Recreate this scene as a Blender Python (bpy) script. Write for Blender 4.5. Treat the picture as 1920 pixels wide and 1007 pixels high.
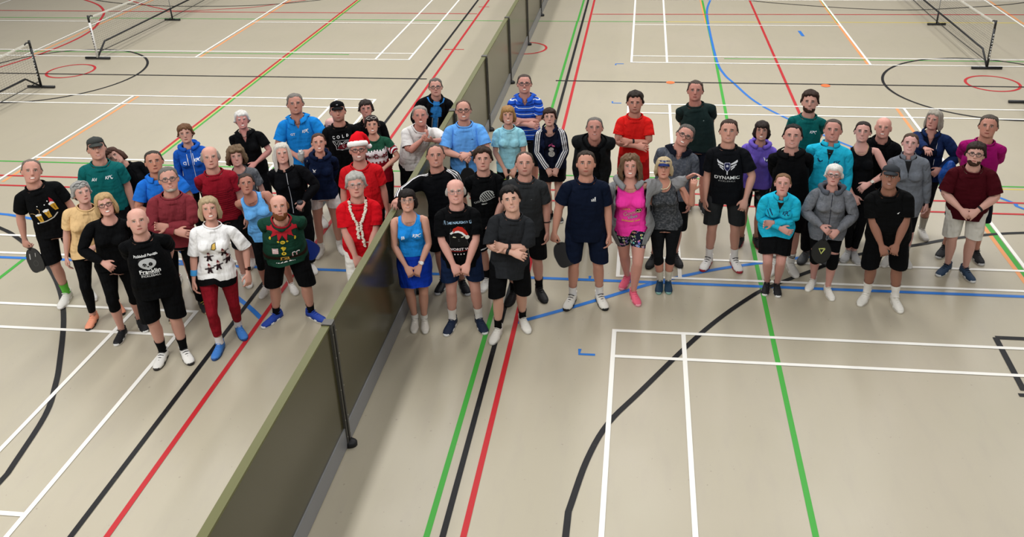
import bpy, bmesh, math, random
import numpy as np
from mathutils import Vector, Matrix, noise as mnoise
from mathutils.bvhtree import BVHTree
from mathutils.geometry import tessellate_polygon

for o in list(bpy.data.objects): bpy.data.objects.remove(o, do_unlink=True)
random.seed(7)
S = bpy.context.scene
COL = S.collection

# ------------------------------------------------------------------ camera
CAM = Vector((0.22438, -7.92724, 5.28025)); PITCH, YAW, ROLL = 0.4449, -0.12447, -0.02485
cd = bpy.data.cameras.new('camera'); cam = bpy.data.objects.new('camera', cd); COL.objects.link(cam)
cp, sp, cy_, sy_ = math.cos(PITCH), math.sin(PITCH), math.cos(YAW), math.sin(YAW)
fwd = Vector((sy_*cp, cy_*cp, -sp)); rgt = Vector((cy_, -sy_, 0)); up = rgt.cross(fwd)
r2 = rgt*math.cos(ROLL) + up*math.sin(ROLL); u2 = up*math.cos(ROLL) - rgt*math.sin(ROLL)
cam.matrix_world = Matrix(((r2.x, u2.x, -fwd.x, CAM.x), (r2.y, u2.y, -fwd.y, CAM.y), (r2.z, u2.z, -fwd.z, CAM.z), (0, 0, 0, 1)))
cd.sensor_width = 36; cd.lens = 1670.0/1920*36
cd.shift_x = -(1006.709-960)/1920; cd.shift_y = (377.847-503.5)/1920
cd.clip_end = 200
S.camera = cam

# ------------------------------------------------------------------ world, hall lights, exposure
w = bpy.data.worlds.new('hall'); S.world = w; w.use_nodes = True
bg = w.node_tree.nodes['Background']; bg.inputs[0].default_value = (1.0, 0.985, 0.96, 1); bg.inputs[1].default_value = 0.21
def strip(x, y, e, sx=0.6, sy=6.0, z=8.2):
    l = bpy.data.lights.new('hall_light', 'AREA'); l.shape = 'RECTANGLE'; l.size = sx; l.size_y = sy
    l.energy = e; l.color = (1.0, 0.99, 0.972)
    o = bpy.data.objects.new('hall_light', l); COL.objects.link(o); o.location = (x, y, z)
for lx in (-13.0, -8.4, -4.0, 0.2, 4.2, 9.0):
    for ly in (-6.5, 5.5, 15.0):
        strip(lx, ly, (410 if lx < -3 else 180) if ly < 0 else (270 if ly < 10 else 260))
S.view_settings.view_transform = 'Standard'; S.view_settings.look = 'None'
S.view_settings.gamma = 1.0; S.view_settings.use_curve_mapping = False
S.view_settings.exposure = 0.0

# ------------------------------------------------------------------ helpers
def lin(c):
    if isinstance(c, str):
        c = c.lstrip('#'); c = [int(c[i:i+2], 16)/255 for i in (0, 2, 4)]
        return tuple(v/12.92 if v <= 0.04045 else ((v+0.055)/1.055)**2.4 for v in c)
    return tuple(c)
MATS = {}
class X:
    """math on node sockets"""
    def __init__(s, nt, k): s.nt, s.k = nt, k
    def _op(s, op, b=None, c=None):
        n = s.nt.nodes.new('ShaderNodeMath'); n.operation = op
        for i, v in enumerate((s, b, c)):
            if v is None: continue
            if isinstance(v, X): s.nt.links.new(v.k, n.inputs[i])
            else: n.inputs[i].default_value = v
        return X(s.nt, n.outputs[0])
    def __add__(s, b): return s._op('ADD', b)
    def __sub__(s, b): return s._op('SUBTRACT', b)
    def __mul__(s, b): return s._op('MULTIPLY', b)
    def __truediv__(s, b): return s._op('DIVIDE', b)
    def abs(s): return s._op('ABSOLUTE')
    def sqrt(s): return s._op('SQRT')
    def gt(s, b): return s._op('GREATER_THAN', b)
    def lt(s, b): return s._op('LESS_THAN', b)
    def frac(s): return s._op('FRACT')
    def max(s, b): return s._op('MAXIMUM', b)
    def min(s, b): return s._op('MINIMUM', b)
    def sin(s): return s._op('SINE')
    def clamp(s): return s._op('MINIMUM', 1.0)._op('MAXIMUM', 0.0)
class M:
    def __init__(s, name, rough=0.8, spec=0.3):
        s.m = bpy.data.materials.new(name); s.m.use_nodes = True; s.nt = s.m.node_tree
        s.b = s.nt.nodes['Principled BSDF']; s.b.inputs['Roughness'].default_value = rough
        s.b.inputs['Specular IOR Level'].default_value = spec
        s.col = None
    def n(s, t, **kw):
        n = s.nt.nodes.new(t)
        for k, v in kw.items(): setattr(n, k, v)
        return n
    def rp(s, name='rp'):
        a = s.n('ShaderNodeAttribute', attribute_name=name); sx = s.n('ShaderNodeSeparateXYZ')
        s.nt.links.new(a.outputs['Vector'], sx.inputs[0]); s.vec = a.outputs['Vector']
        return [X(s.nt, sx.outputs[i]) for i in range(3)]
    def base(s, c):
        n = s.n('ShaderNodeRGB'); n.outputs[0].default_value = (*lin(c), 1); s.col = n.outputs[0]; return s
    def mix(s, mask, c):
        n = s.n('ShaderNodeMix', data_type='RGBA')
        if isinstance(mask, X): s.nt.links.new(mask.k, n.inputs[0])
        else: n.inputs[0].default_value = mask
        s.nt.links.new(s.col, n.inputs[6])
        if isinstance(c, (str, tuple, list)): n.inputs[7].default_value = (*lin(c), 1)
        else: s.nt.links.new(c, n.inputs[7])
        s.col = n.outputs[2]; return s
    def noise(s, scale, detail=3, vec=None, stretch=None, rough=0.55):
        t = s.n('ShaderNodeTexNoise'); t.inputs['Scale'].default_value = scale; t.inputs['Detail'].default_value = detail
        t.inputs['Roughness'].default_value = rough
        v = vec
        if v is None:
            tc = s.n('ShaderNodeTexCoord'); v = tc.outputs['Object']
        if stretch:
            mp = s.n('ShaderNodeMapping'); mp.inputs['Scale'].default_value = stretch
            s.nt.links.new(v, mp.inputs[0]); v = mp.outputs[0]
        s.nt.links.new(v, t.inputs['Vector']); return X(s.nt, t.outputs[0])
    def bump(s, h, strength=0.3, dist=0.01):
        b = s.n('ShaderNodeBump'); b.inputs['Strength'].default_value = strength; b.inputs['Distance'].default_value = dist
        s.nt.links.new(h.k, b.inputs['Height']); s.nt.links.new(b.outputs[0], s.b.inputs['Normal']); return s
    def done(s):
        s.nt.links.new(s.col, s.b.inputs['Base Color']); return s.m
def plain(c, rough=0.7, spec=0.3, metal=0.0, key=None):
    k = ('plain', c, rough, spec, metal)
    if k not in MATS:
        m = M('plain_' + str(len(MATS)), rough, spec).base(c); m.b.inputs['Metallic'].default_value = metal
        MATS[k] = m.done()
    return MATS[k]
def link(o, parent=None):
    COL.objects.link(o)
    if parent is not None: o.parent = parent
    return o
def mesh_obj(name, v, f, mat, parent=None, smooth=True):
    me = bpy.data.meshes.new(name); me.from_pydata([tuple(p) for p in v], [], [tuple(q) for q in f]); me.update()
    if smooth: me.polygons.foreach_set('use_smooth', [True]*len(me.polygons))
    if mat: me.materials.append(mat)
    return link(bpy.data.objects.new(name, me), parent)
def tag(o, label, cat=None, group=None, kind=None):
    if label: o['label'] = label
    if cat: o['category'] = cat
    if group: o['group'] = group
    if kind: o['kind'] = kind
    return o
def empty(name, loc=(0, 0, 0)):
    o = bpy.data.objects.new(name, None); o.empty_display_size = 0.1; o.location = loc; return link(o)
class G:
    """geometry collector"""
    def __init__(s): s.v, s.f = [], []
    def add(s, v, f):
        k = len(s.v); s.v += [tuple(p) for p in v]; s.f += [tuple(i+k for i in q) for q in f]; return s
    def box(s, x0, x1, y0, y1, z0, z1):
        return s.add([(x, y, z) for x in (x0, x1) for y in (y0, y1) for z in (z0, z1)],
                     [(0, 1, 3, 2), (4, 6, 7, 5), (0, 4, 5, 1), (2, 3, 7, 6), (0, 2, 6, 4), (1, 5, 7, 3)])
    def tube(s, pts, r, n=8, cap=True):
        pts = [Vector(p) for p in pts]; rings = []
        rr = r if isinstance(r, (list, tuple)) else [r]*len(pts)
        ref = None
        for i, p in enumerate(pts):
            d = (pts[min(i+1, len(pts)-1)] - pts[max(i-1, 0)]).normalized()
            a = Vector((0, 0, 1)) if abs(d.z) < 0.9 else Vector((1, 0, 0))
            if ref is None: ref = d.cross(a).normalized()
            ref = (ref - d*ref.dot(d)).normalized(); b = d.cross(ref)
            rings.append([p + (ref*math.cos(2*math.pi*k/n) + b*math.sin(2*math.pi*k/n))*rr[i] for k in range(n)])
        return s.rings(rings, cap)
    def rings(s, rings, cap=True, closed=False):
        n = len(rings[0]); v = [p for r in rings for p in r]; f = []
        m = len(rings)
        for i in range(m if closed else m-1):
            for k in range(n):
                a, b = i*n+k, i*n+(k+1) % n; c, d = ((i+1) % m)*n+(k+1) % n, ((i+1) % m)*n+k
                f.append((a, b, c, d))
        if cap and not closed: f.append(tuple(range(n))[::-1]); f.append(tuple((m-1)*n+k for k in range(n)))
        return s.add(v, f)
    def ell(s, c, r, n=12, m=8):
        rings = []
        for i in range(m+1):
            t = math.pi*(0.02+0.96*i/m)
            rings.append([(c[0]+r[0]*math.sin(t)*math.cos(2*math.pi*k/n), c[1]+r[1]*math.sin(t)*math.sin(2*math.pi*k/n), c[2]-r[2]*math.cos(t)) for k in range(n)])
        return s.rings(rings)
    def obj(s, name, mat, parent=None, smooth=True): return mesh_obj(name, s.v, s.f, mat, parent, smooth)

# ------------------------------------------------------------------ floor
mf = M('sports_floor', 0.34, 0.38).base('#a9a18d')
n1 = mf.noise(0.5, 4); n2 = mf.noise(7.0, 5, stretch=(1, 0.25, 1))
mf.mix((n1-0.42)*1.6, '#b1a796').mix(((n2-0.5)*0.9).clamp(), '#9d9489')
n3 = mf.noise(26.0, 2, rough=0.3); mf.mix(((n3-0.755)*30).clamp()*0.45, '#7c7367')
rg = (mf.noise(1.3, 4)*0.16+0.27); mf.nt.links.new(rg.k, mf.b.inputs['Roughness'])
FLOOR = tag(mesh_obj('floor', [(-22, -9, 0), (16, -9, 0), (16, 24, 0), (-22, 24, 0)], [(0, 1, 2, 3)], mf.done(), smooth=False), 'beige sports hall floor covered with coloured court lines', kind='structure')
LC = dict(white='#e9e7e0', black='#151517', red='#b3262c', green='#3f9c3a', blue='#2c6fbe', orange='#dd9560', yellow='#c9b54a')
LZ = dict(yellow=1, orange=2, green=3, blue=4, red=5, black=6, white=7)
def lmat(c):
    k = ('line', c)
    if k not in MATS:
        m = M('court_line_'+c, 0.45, 0.2).base(LC[c]); nn = m.noise(9, 4); m.mix(((nn-0.62)*2).clamp()*0.2, '#a89f8f'); MATS[k] = m.done()
    return MATS[k]
NLINE = [0]
def poly_line(c, pts, wd=0.05, closed=False, z=None):
    pts = [Vector((p[0], p[1])) for p in pts]
    if len(pts) > 5 and not closed:   # Catmull-Rom through the given points
        q = []
        for i in range(len(pts)-1):
            a, b, c_, d_ = pts[max(0, i-1)], pts[i], pts[i+1], pts[min(len(pts)-1, i+2)]
            if (c_-b).length > 4: q.append(b); continue
            m0 = (c_-a)/2 if (b-a).length < 4 else (c_-b); m1 = (d_-b)/2 if (d_-c_).length < 4 else (c_-b)
            for k in range(5):
                t = k/5; q.append(b*(2*t**3-3*t*t+1)+m0*(t**3-2*t*t+t)+c_*(-2*t**3+3*t*t)+m1*(t**3-t*t))
        q.append(pts[-1]); pts = q
    L, R = [], []; n = len(pts)
    for i in range(n):
        a = pts[(i-1) % n] if (closed or i > 0) else pts[i]; b = pts[(i+1) % n] if (closed or i < n-1) else pts[i]
        d = (b-a).normalized(); q = Vector((-d.y, d.x))*wd/2
        L.append(pts[i]+q); R.append(pts[i]-q)
    NLINE[0] += 1; h = 0.0007*LZ[c]+.00005*(NLINE[0] % 12) if z is None else z
    v = [(p.x, p.y, h) for p in L]+[(p.x, p.y, h) for p in R]
    f = [(i, n+i, n+(i+1) % n, (i+1) % n) for i in range(n if closed else n-1)]
    o = mesh_obj('court_line', v, f, lmat(c), FLOOR, False); o['label'] = c+' painted court line'; return o
def ln(c, x0, y0, x1, y1, wd=0.05): return poly_line(c, [(x0, y0), (x1, y1)], wd)
def circ(c, cx, cy, r, a0=0, a1=360, wd=0.05):
    n = max(8, int(abs(a1-a0)/5)); full = abs(a1-a0) >= 359
    return poly_line(c, [(cx+r*math.cos(math.radians(a0+(a1-a0)*i/n)), cy+r*math.sin(math.radians(a0+(a1-a0)*i/n))) for i in range(n if full else n+1)], wd, full)
D1, D2 = 1.094, 2.498
def court(x0, sgn, yn, yf):
    """badminton court, length along x from end line x0 inwards (sgn), sidelines at yn and yf"""
    X_ = lambda d: x0+sgn*d
    w = 0.045; h = w/2
    for y in (yn+h, yf-h, yn+0.46+h, yf-0.46-h): ln('white', x0, y, X_(13.4), y, w)
    for d in (h, 0.74, 4.72, 13.4-4.72, 13.4-0.74, 13.4-h): ln('white', X_(d), yn, X_(d), yf, w)
    yc = (yn+yf)/2
    ln('white', x0, yc, X_(4.72), yc, w); ln('white', X_(13.4-4.72), yc, X_(13.4), yc, w)
for x0, s_ in ((0.0, 1), (-4.585, -1)):
    court(x0, s_, -6.1, 0.0); court(x0, s_, D1, D1+6.1); court(x0, s_, D1+6.1+D2, D1+12.2+D2)
ln('green', -1.32, -8, -1.32, 13.05, .05); ln('green', -1.31, 13.05, -1.31, 22, .05)
ln('black', -1.195, -8, -1.195, 22, .05); ln('red', -1.035, -8, -1.035, 22, .05)
ln('black', -4.10, -8, -4.10, 22, .05); ln('red', -3.815, -8, -3.815, 22, .05)
ln('red', -7.37, 2.2, -7.37, 22, .045); ln('yellow', -7.328, 4.3, -7.328, 22, .02); ln('green', -7.285, 2.2, -7.285, 22, .04)
ln('green', -7.345, -2, -7.345, 1.1, .05)
ln('green', 1.65, -8, 1.65, 4.0, .05); poly_line('green', [(1.65, 4.0), (1.69, 7), (1.72, 9.85), (1.74, 22)], .05)
ln('orange', 1.69, 12.95, 1.685, 22, .045); ln('red', 2.925, 3.4, 2.925, 22, .05)
ln('orange', -9.2, 3.2, -9.2, 7.15, .05); ln('orange', -9.21, 9.7, -9.21, 22, .05)
ln('orange', 4.6, 1.2, 4.6, 7.15, .05); ln('green', 4.66, 1.2, 4.66, 2.9, .06); ln('orange', 4.67, 9.7, 4.68, 22, .05); ln('green', 4.70, 13.0, 4.72, 22, .04)
ln('orange', -13.1, 9.7, -13.1, 22, .05); ln('orange', 8.77, 9.7, 8.77, 22, .05); ln('orange', -13.1, 1.2, -13.1, 7.15, .05); ln('orange', 8.77, 1.2, 8.77, 7.15, .05)
for a, b in ((-20, -3.93), (-1.4, 15)): ln('black', a, 8.44, b, 8.44, .05)
ln('red', -20, 13.83, -3.86, 13.72, .05); ln('red', -1.0, 13.73, 15, 14.0, .05)
ln('green', -20, 13.1, -2.5, 13.03, .04); ln('green', -2.25, 13.02, 0.8, 13.04, .04); ln('yellow', 0.8, 13.04, 15, 13.2, .045)
ln('green', -20, 10.05, -6.0, 10.05, .035); ln('green', 1.9, 10.05, 15, 10.05, .035)
ln('blue', -20, 1.0, -2.5, 1.0, .055); ln('blue', -2.2, 1.0, 15, 1.0, .055)
for a, b in ((-20, -2.5), (-2.1, 15)):
    ln('red', a, 3.45, b, 3.42, .045); ln('red', a, 3.1, b, 3.08, .045); ln('green', a, 3.97, b, 3.97, .04)
ln('yellow', 4.7, 3.88, 15, 3.88, .03)
poly_line('black', [(-.25, -8), (-.25, -2.62), (-.14, -2.01), (.02, -1.52), (.3, -1.04), (.78, -.23), (1.12, .28), (1.46, .71), (1.72, .98), (2.33, 1.45), (2.82, 1.81), (3.64, 2.14), (4.21, 2.37), (5.03, 2.56), (6.5, 2.65), (8, 2.5)], .055)
poly_line('black', [(-5.06, -8), (-5.06, -2.62), (-5.21, -1.86), (-5.4, -1.4), (-5.58, -1.05), (-6.01, -.3), (-6.43, .29), (-6.9, .8), (-7.38, 1.2), (-7.83, 1.53), (-8.22, 1.76), (-9.5, 2.35), (-11, 2.65)], .055)
poly_line('blue', [(1.98, 22), (1.95, 15.4), (1.79, 14.2), (1.74, 12.6), (1.74, 9.9), (1.82, 9.0), (1.95, 8.47), (2.24, 7.42), (2.68, 6.57), (3.6, 5.2), (5.1, 3.58), (5.28, 3.26), (6.2, 2.4)], .05)
poly_line('blue', [(-1.02, .05), (-.53, .35), (-.13, .61), (.46, 1.0), (1.09, 1.32), (1.53, 1.49), (2.3, 1.75)], .055)
poly_line('blue', [(-9.2, 2.28), (-8.51, 2.17), (-8.19, 2.11), (-6.6, 1.7), (-5.2, 1.0), (-4.22, .26), (-3.82, -.10)], .055)
circ('black', -11.75, 8.45, 1.8, wd=.05); circ('black', 6.5, 8.45, 1.8, wd=.05)
circ('red', -11.5, 8.65, .46); circ('red', 6.65, 8.63, .46); circ('red', -2.27, 10.68, .45)
poly_line('red', [(-15.9, 15.6), (-15.07, 15.06), (-14.31, 14.45), (-13.71, 13.68), (-13.35, 12.9), (-13.0, 11.97), (-12.87, 11.01), (-12.95, 9.9), (-13.23, 8.85), (-13.8, 7.7), (-14.6, 6.6)], .06)
poly_line('black', [(-17, 16.6), (-14.76, 15.07), (-13.4, 14.58), (-11.93, 14.37), (-9.93, 14.52), (-8.4, 15.16), (-6.5, 16.6)], .05)
poly_line('black', [(1.2, 16.6), (2.86, 15.33), (3.86, 14.88), (5.33, 14.45), (6.54, 14.31), (7.84, 14.56), (9.52, 15.14), (11.5, 16.6)], .05)
poly_line('red', [(-14.6, 15.8), (-13.57, 14.9), (-12.4, 14.12), (-11.67, 13.84), (-10.62, 14.09), (-9.85, 14.34), (-8.6, 15.3)], .045)
ln('black', 3.9, .16, 9, .16, .06); ln('black', 3.9, .16, 3.86, -.72, .06); ln('black', 3.79, -.79, 9, -.79, .05)
ln('red', -4.02, 10.52, -3.59, 10.53, .04); ln('red', -3.95, 14.45, -3.68, 14.46, .04)
ln('blue', 3.72, 12.29, 3.74, 11.84, .07)
def corner(x, y, sg):
    o = poly_line('blue', [(x, y+sg*.09), (x, y), (x+.16, y)], .035); o['label'] = 'small blue L-shaped floor mark'
corner(-.315, -.475, 1); corner(-.29, 9.6, -1); corner(-.27, 7.2, 1); corner(-.3, 1.0, 1)
def spot(x, y, r):
    o = mesh_obj('floor_spot', [(x+r*math.cos(k*math.pi/8), y+r*math.sin(k*math.pi/8), .0055) for k in range(16)], [tuple(range(16))], plain('#e8703a', .5), FLOOR, False); o['label'] = 'orange round floor spot'
spot(3.62, 8.36, .085); spot(.78, 8.42, .08)

# ------------------------------------------------------------------ divider between the two halls
DX0, DX1, DH = -2.305, -2.25, 1.27
mo = M('olive_board', 0.2, 0.5).base('#413d26'); nb = mo.noise(2.0, 3); mo.mix(nb*0.35, '#3a3721'); MO = mo.done()
mk = M('kick_plate', 0.35, 0.5).base('#77787a'); nk = mk.noise(5.0, 3); mk.mix(nk*0.4, '#85868a'); MK = mk.done()
mp_ = plain('#45433e', .38, .5); mcap = plain('#5c5c35', .5, .4); mscrew = plain('#b9b9b4', .3, .5, .8)
div = empty('divider_barrier', (0, 0, 0)); tag(div, 'long waist-high olive board barrier splitting the hall, grey kick strip along its foot', 'barrier')
JY = [-7.2, -4.6, -2.0, .58, 3.16, 5.72, 8.24, 10.93, 13.53, 16.1, 18.7]
for i in range(len(JY)-1):
    a, b = JY[i]+.012, JY[i+1]-.012
    G().box(DX0, DX1, a, b, .03, DH-.02).obj('panel', MO, div, False)
    g = G().box(DX1-.002, DX1+.012, a, b, .012, .21).obj('kick_plate', MK, div, False)
    G().box(DX0-.006, DX1+.006, a, b, DH-.02, DH).obj('top_rail', mcap, div, False)
for y in JY[1:-1]:
    po = G().box(DX1-.01, DX1+.022, y-.042, y+.042, .05, DH+.004).box(DX0-.01, DX0, y-.042, y+.042, .05, DH+.004).box(DX0-.01, DX1+.022, y-.042, y+.042, DH, DH+.012).obj('post', mp_, div, False)
    G().box(DX1+.0225, DX1+.030, y-.012, y+.012, .06, DH-.02).obj('hinge_rod', plain('#2a2927', .4), po, False)
    sc = G()
    for z in (.12, .3, .62, .95, 1.18):
        for q in (-.036, .036): sc.ell((DX1+.024, y+q, z), (.003, .006, .006), 6, 4)
    sc.obj('screw_heads', mscrew, po)['kind'] = 'stuff'
    gf = G()
    gf.rings([[(DX1+.012+.075*k_*max(0, math.cos(t))*1.0, y+.055*k_*math.sin(t), zz) for t in [math.pi*2*i/14 for i in range(14)]] for zz, k_ in ((.002, 1), (.035, 1), (.055, .7))])
    gf.obj('rubber_foot', plain('#1d1d1f', .5), po)

# ------------------------------------------------------------------ pickleball nets
mblk = plain('#17181a', .42, .45); mwht = plain('#d8d8d4', .5); mgrn = plain('#1f3a35', .45)
mstr = plain('#2c2c2e', .8)
def net(x, y0, dirn, label, postm, flag=True):
    r = empty('pickleball_net', (x, y0, 0)); tag(r, label, 'net', 'portable pickleball nets')
    L = 6.7
    for yy in ((0, L) if flag else (0, L)):
        y = yy*dirn
        b = G().tube([(-.28, y, .03), (.28, y, .03)], .026, 8).obj('foot_bar', mblk, r)
        p_ = G().tube([(0, y, .03), (0, y+(.0 if yy == 0 else 0), .80)], .024, 8).obj('post', postm, r)
        G().tube([(0, y, .80), (0, y, .95)], .022, 8).tube([(0, y, .90), (0, y+.09*dirn*(1 if yy == 0 else -1), .925), (0, y+.16*dirn*(1 if yy == 0 else -1), .9)], .014, 6).obj('post_cap', mblk, p_)
        # printed name running up the post: short dashes
        g = G(); rr = random.Random(int(yy*10)+int(x*10))
        for k in range(9):
            z = .22+k*.055
            g.box(-.009, .009, y-.0265, y-.0245, z, z+rr.uniform(.018, .04))
        g.obj('post_lettering', mwht if postm is mblk else mblk, p_)['kind'] = 'stuff'
    G().tube([(0, .02*dirn, .05), (0, .38*dirn, .3), (0, (L-.38)*dirn, .3), (0, (L-.02)*dirn, .05)], .02, 8).obj('cross_bar', mblk, r)
    c_ = G().tube([(-.2, L/2*dirn, .03), (.2, L/2*dirn, .03)], .024, 8).obj('centre_foot', mblk, r)
    G().tube([(0, L/2*dirn, .03), (0, L/2*dirn, .3)], .02, 8).obj('centre_leg', mblk, c_)
    G().tube([(0, L/2*dirn, .3), (0, L/2*dirn, .87)], .008, 6).obj('centre_rod', plain('#9a9c9c', .4), c_)
    top = lambda t: .915-.055*math.sin(math.pi*t); bot = lambda t: .14-.05*math.sin(math.pi*t)
    N = 20
    tp = G().rings([[(dx, (.06+(L-.12)*i/N)*dirn, top(i/N)-dz) for dx, dz in ((-.004, 0), (.004, 0), (.004, .035), (-.004, .035))] for i in range(N+1)])
    tp.obj('top_tape', plain('#cfcdc3', .7), r, False)
    G().tube([(0, (.02+(L-.04)*i/N)*dirn, bot(i/N)) for i in range(N+1)], .008, 5).obj('bottom_cord', mblk, r)
    g = G()
    for k in range(17):
        u = (k+.5)/17
        g.tube([(0, (.06+(L-.12)*i/10)*dirn, bot(i/10)*(1-u)+(top(i/10)-.05)*u) for i in range(11)], .0015, 3, False)
    for k in range(90):
        t = (k+.5)/90; y = (.06+(L-.12)*t)*dirn
        g.tube([(0, y, bot(t)), (0, y, top(t)-.05)], .0010, 3, False)
    m_ = g.obj('net_mesh', mstr, r); m_['kind'] = 'stuff'; return r
net(-11.42, 7.54, -1, 'portable net whose black post carries white lettering, near the red ring left of the barrier', mblk)
net(-11.4, 9.5, 1, 'portable net with a white lettered post and bent black cross bar', plain('#d9d9d6', .45))
net(6.83, 9.52, 1, 'portable black-post net standing behind the red ring in the hall right of the barrier', mblk)
net(6.83, 7.54, -1, 'portable net of which only a black foot bar shows, beyond the man in magenta', mblk)

# ================================================================== people: rest-pose templates
A_ = np.array
SH = {1: A_([.152, .018, 1.385]), -1: A_([-.152, .018, 1.385])}
AX, AZ = .616, .788
ARMD = {1: A_([AX, 0, -AZ]), -1: A_([-AX, 0, -AZ])}
UL, FL = .285, .25
HIP = {1: A_([.09, 0, .92]), -1: A_([-.09, 0, .92])}
LEGD = {1: A_([math.sin(.15), 0, -math.cos(.15)]), -1: A_([-math.sin(.15), 0, -math.cos(.15)])}
TL, SL = .42, .42
def sstep(a, b, x):
    t = np.clip((x-a)/(b-a), 0, 1); return t*t*(3-2*t)
def ring(c, u, v, n=16, e=2.0):
    out = []
    for k in range(n):
        a = 2*math.pi*k/n; ca, sa = math.cos(a), math.sin(a)
        r = (abs(ca)**e+abs(sa)**e)**(-1/e)
        out.append(tuple(A_(c)+A_(u)*ca*r+A_(v)*sa*r))
    return out
def zr(z, w, yf, yb, n=20, e=2.2, x=0): return ring((x, (yf+yb)/2, z), (w, 0, 0), (0, (yb-yf)/2, 0), n, e)
def arm_pt(s, t, dy=0, dn=0):
    n = A_([-AZ*s, 0, -AX]); return SH[s]+ARMD[s]*t+A_([0, dy, 0])+n*dn
def arm_ring(s, t, ry, rn, dy=0, dn=0, n=14):
    nn = A_([-AZ*s, 0, -AX]); return ring(arm_pt(s, t, dy, dn), (0, ry, 0), nn*rn, n)
def sh_rings(s, q, e):
    return [ring((s*.075, .012, 1.365), (0, .050*q+e, 0), (0, 0, -(.048*q+e)), 14), ring((s*.118, .015, 1.372), (0, .055*q+e, 0), (-s*.010, 0, -(.050*q+e)), 14), ring((s*.152, .018, 1.368), (0, .056*q+e, 0), (-s*.028, 0, -(.046*q+e)), 14)]
def leg_pt(s, t, dx=0, dy=0): return HIP[s]+LEGD[s]*t+A_([dx*s, dy, 0])
def leg_ring(s, t, rx, ry, dx=0, dy=0, n=16):
    q = A_([math.cos(.15), 0, math.sin(.15)*s]); return ring(leg_pt(s, t, dx, dy), q*rx, (0, ry, 0), n)
def remesh(g, voxel, tris, smooth=2):
    me = bpy.data.meshes.new('tmp'); me.from_pydata(g.v, [], g.f)
    bm = bmesh.new(); bm.from_mesh(me); bmesh.ops.recalc_face_normals(bm, faces=bm.faces); bm.to_mesh(me); bm.free()
    o = bpy.data.objects.new('tmp', me); COL.objects.link(o)
    r = o.modifiers.new('r', 'REMESH'); r.mode = 'VOXEL'; r.voxel_size = voxel
    if smooth:
        sm = o.modifiers.new('s', 'SMOOTH'); sm.iterations = smooth; sm.factor = .5
    dg = bpy.context.evaluated_depsgraph_get(); e = o.evaluated_get(dg)
    nf = len(e.data.polygons)*2
    d = o.modifiers.new('d', 'DECIMATE'); d.ratio = min(1, tris/nf)
    dg = bpy.context.evaluated_depsgraph_get(); me2 = bpy.data.meshes.new_from_object(o.evaluated_get(dg))
    bpy.data.objects.remove(o); bpy.data.meshes.remove(me)
    return me2
def co(me):
    a = np.empty(len(me.vertices)*3); me.vertices.foreach_get('co', a); return a.reshape(-1, 3)
def setco(me, v): me.vertices.foreach_set('co', np.ascontiguousarray(v, dtype=np.float32).ravel()); me.update()
def setrp(me):
    at = me.attributes.get('rp') or me.attributes.new('rp', 'FLOAT_VECTOR', 'POINT')
    at.data.foreach_set('vector', co(me).astype(np.float32).ravel())

def torso(g, F, ease=0, z0=.80, hemflare=0, top=True):
    if F: prof = [(.70, .162, -.112, .122), (.80, .166, -.112, .125), (.86, .169, -.110, .128), (.92, .170, -.108, .126), (.98, .155, -.105, .113), (1.05, .131, -.096, .099), (1.12, .126, -.097, .096), (1.20, .134, -.108, .101), (1.27, .140, -.111, .101), (1.33, .137, -.097, .097), (1.385, .118, -.072, .088), (1.43, .080, -.050, .076), (1.47, .055, -.040, .068)]
    else: prof = [(.70, .156, -.105, .115), (.80, .159, -.105, .115), (.86, .158, -.105, .115), (.92, .160, -.106, .110), (.98, .156, -.109, .104), (1.06, .146, -.106, .099), (1.14, .149, -.110, .104), (1.24, .160, -.119, .110), (1.32, .160, -.108, .109), (1.38, .140, -.082, .097), (1.43, .092, -.055, .082), (1.475, .065, -.045, .072)]
    rr = []
    for z, w_, yf, yb in prof:
        if z < z0-.001: continue
        e_ = ease+max(0, (1.15-z))*hemflare
        rr.append(zr(z, w_+e_, yf-e_*.9, yb+e_*.7, 22, 2.4))
    g.rings(rr)
    if F:
        for s in (1, -1): g.ell((s*.07, -.098, 1.255), (.065+ease*.5, .055+ease*.6, .062+ease*.3), 14, 8)
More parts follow.
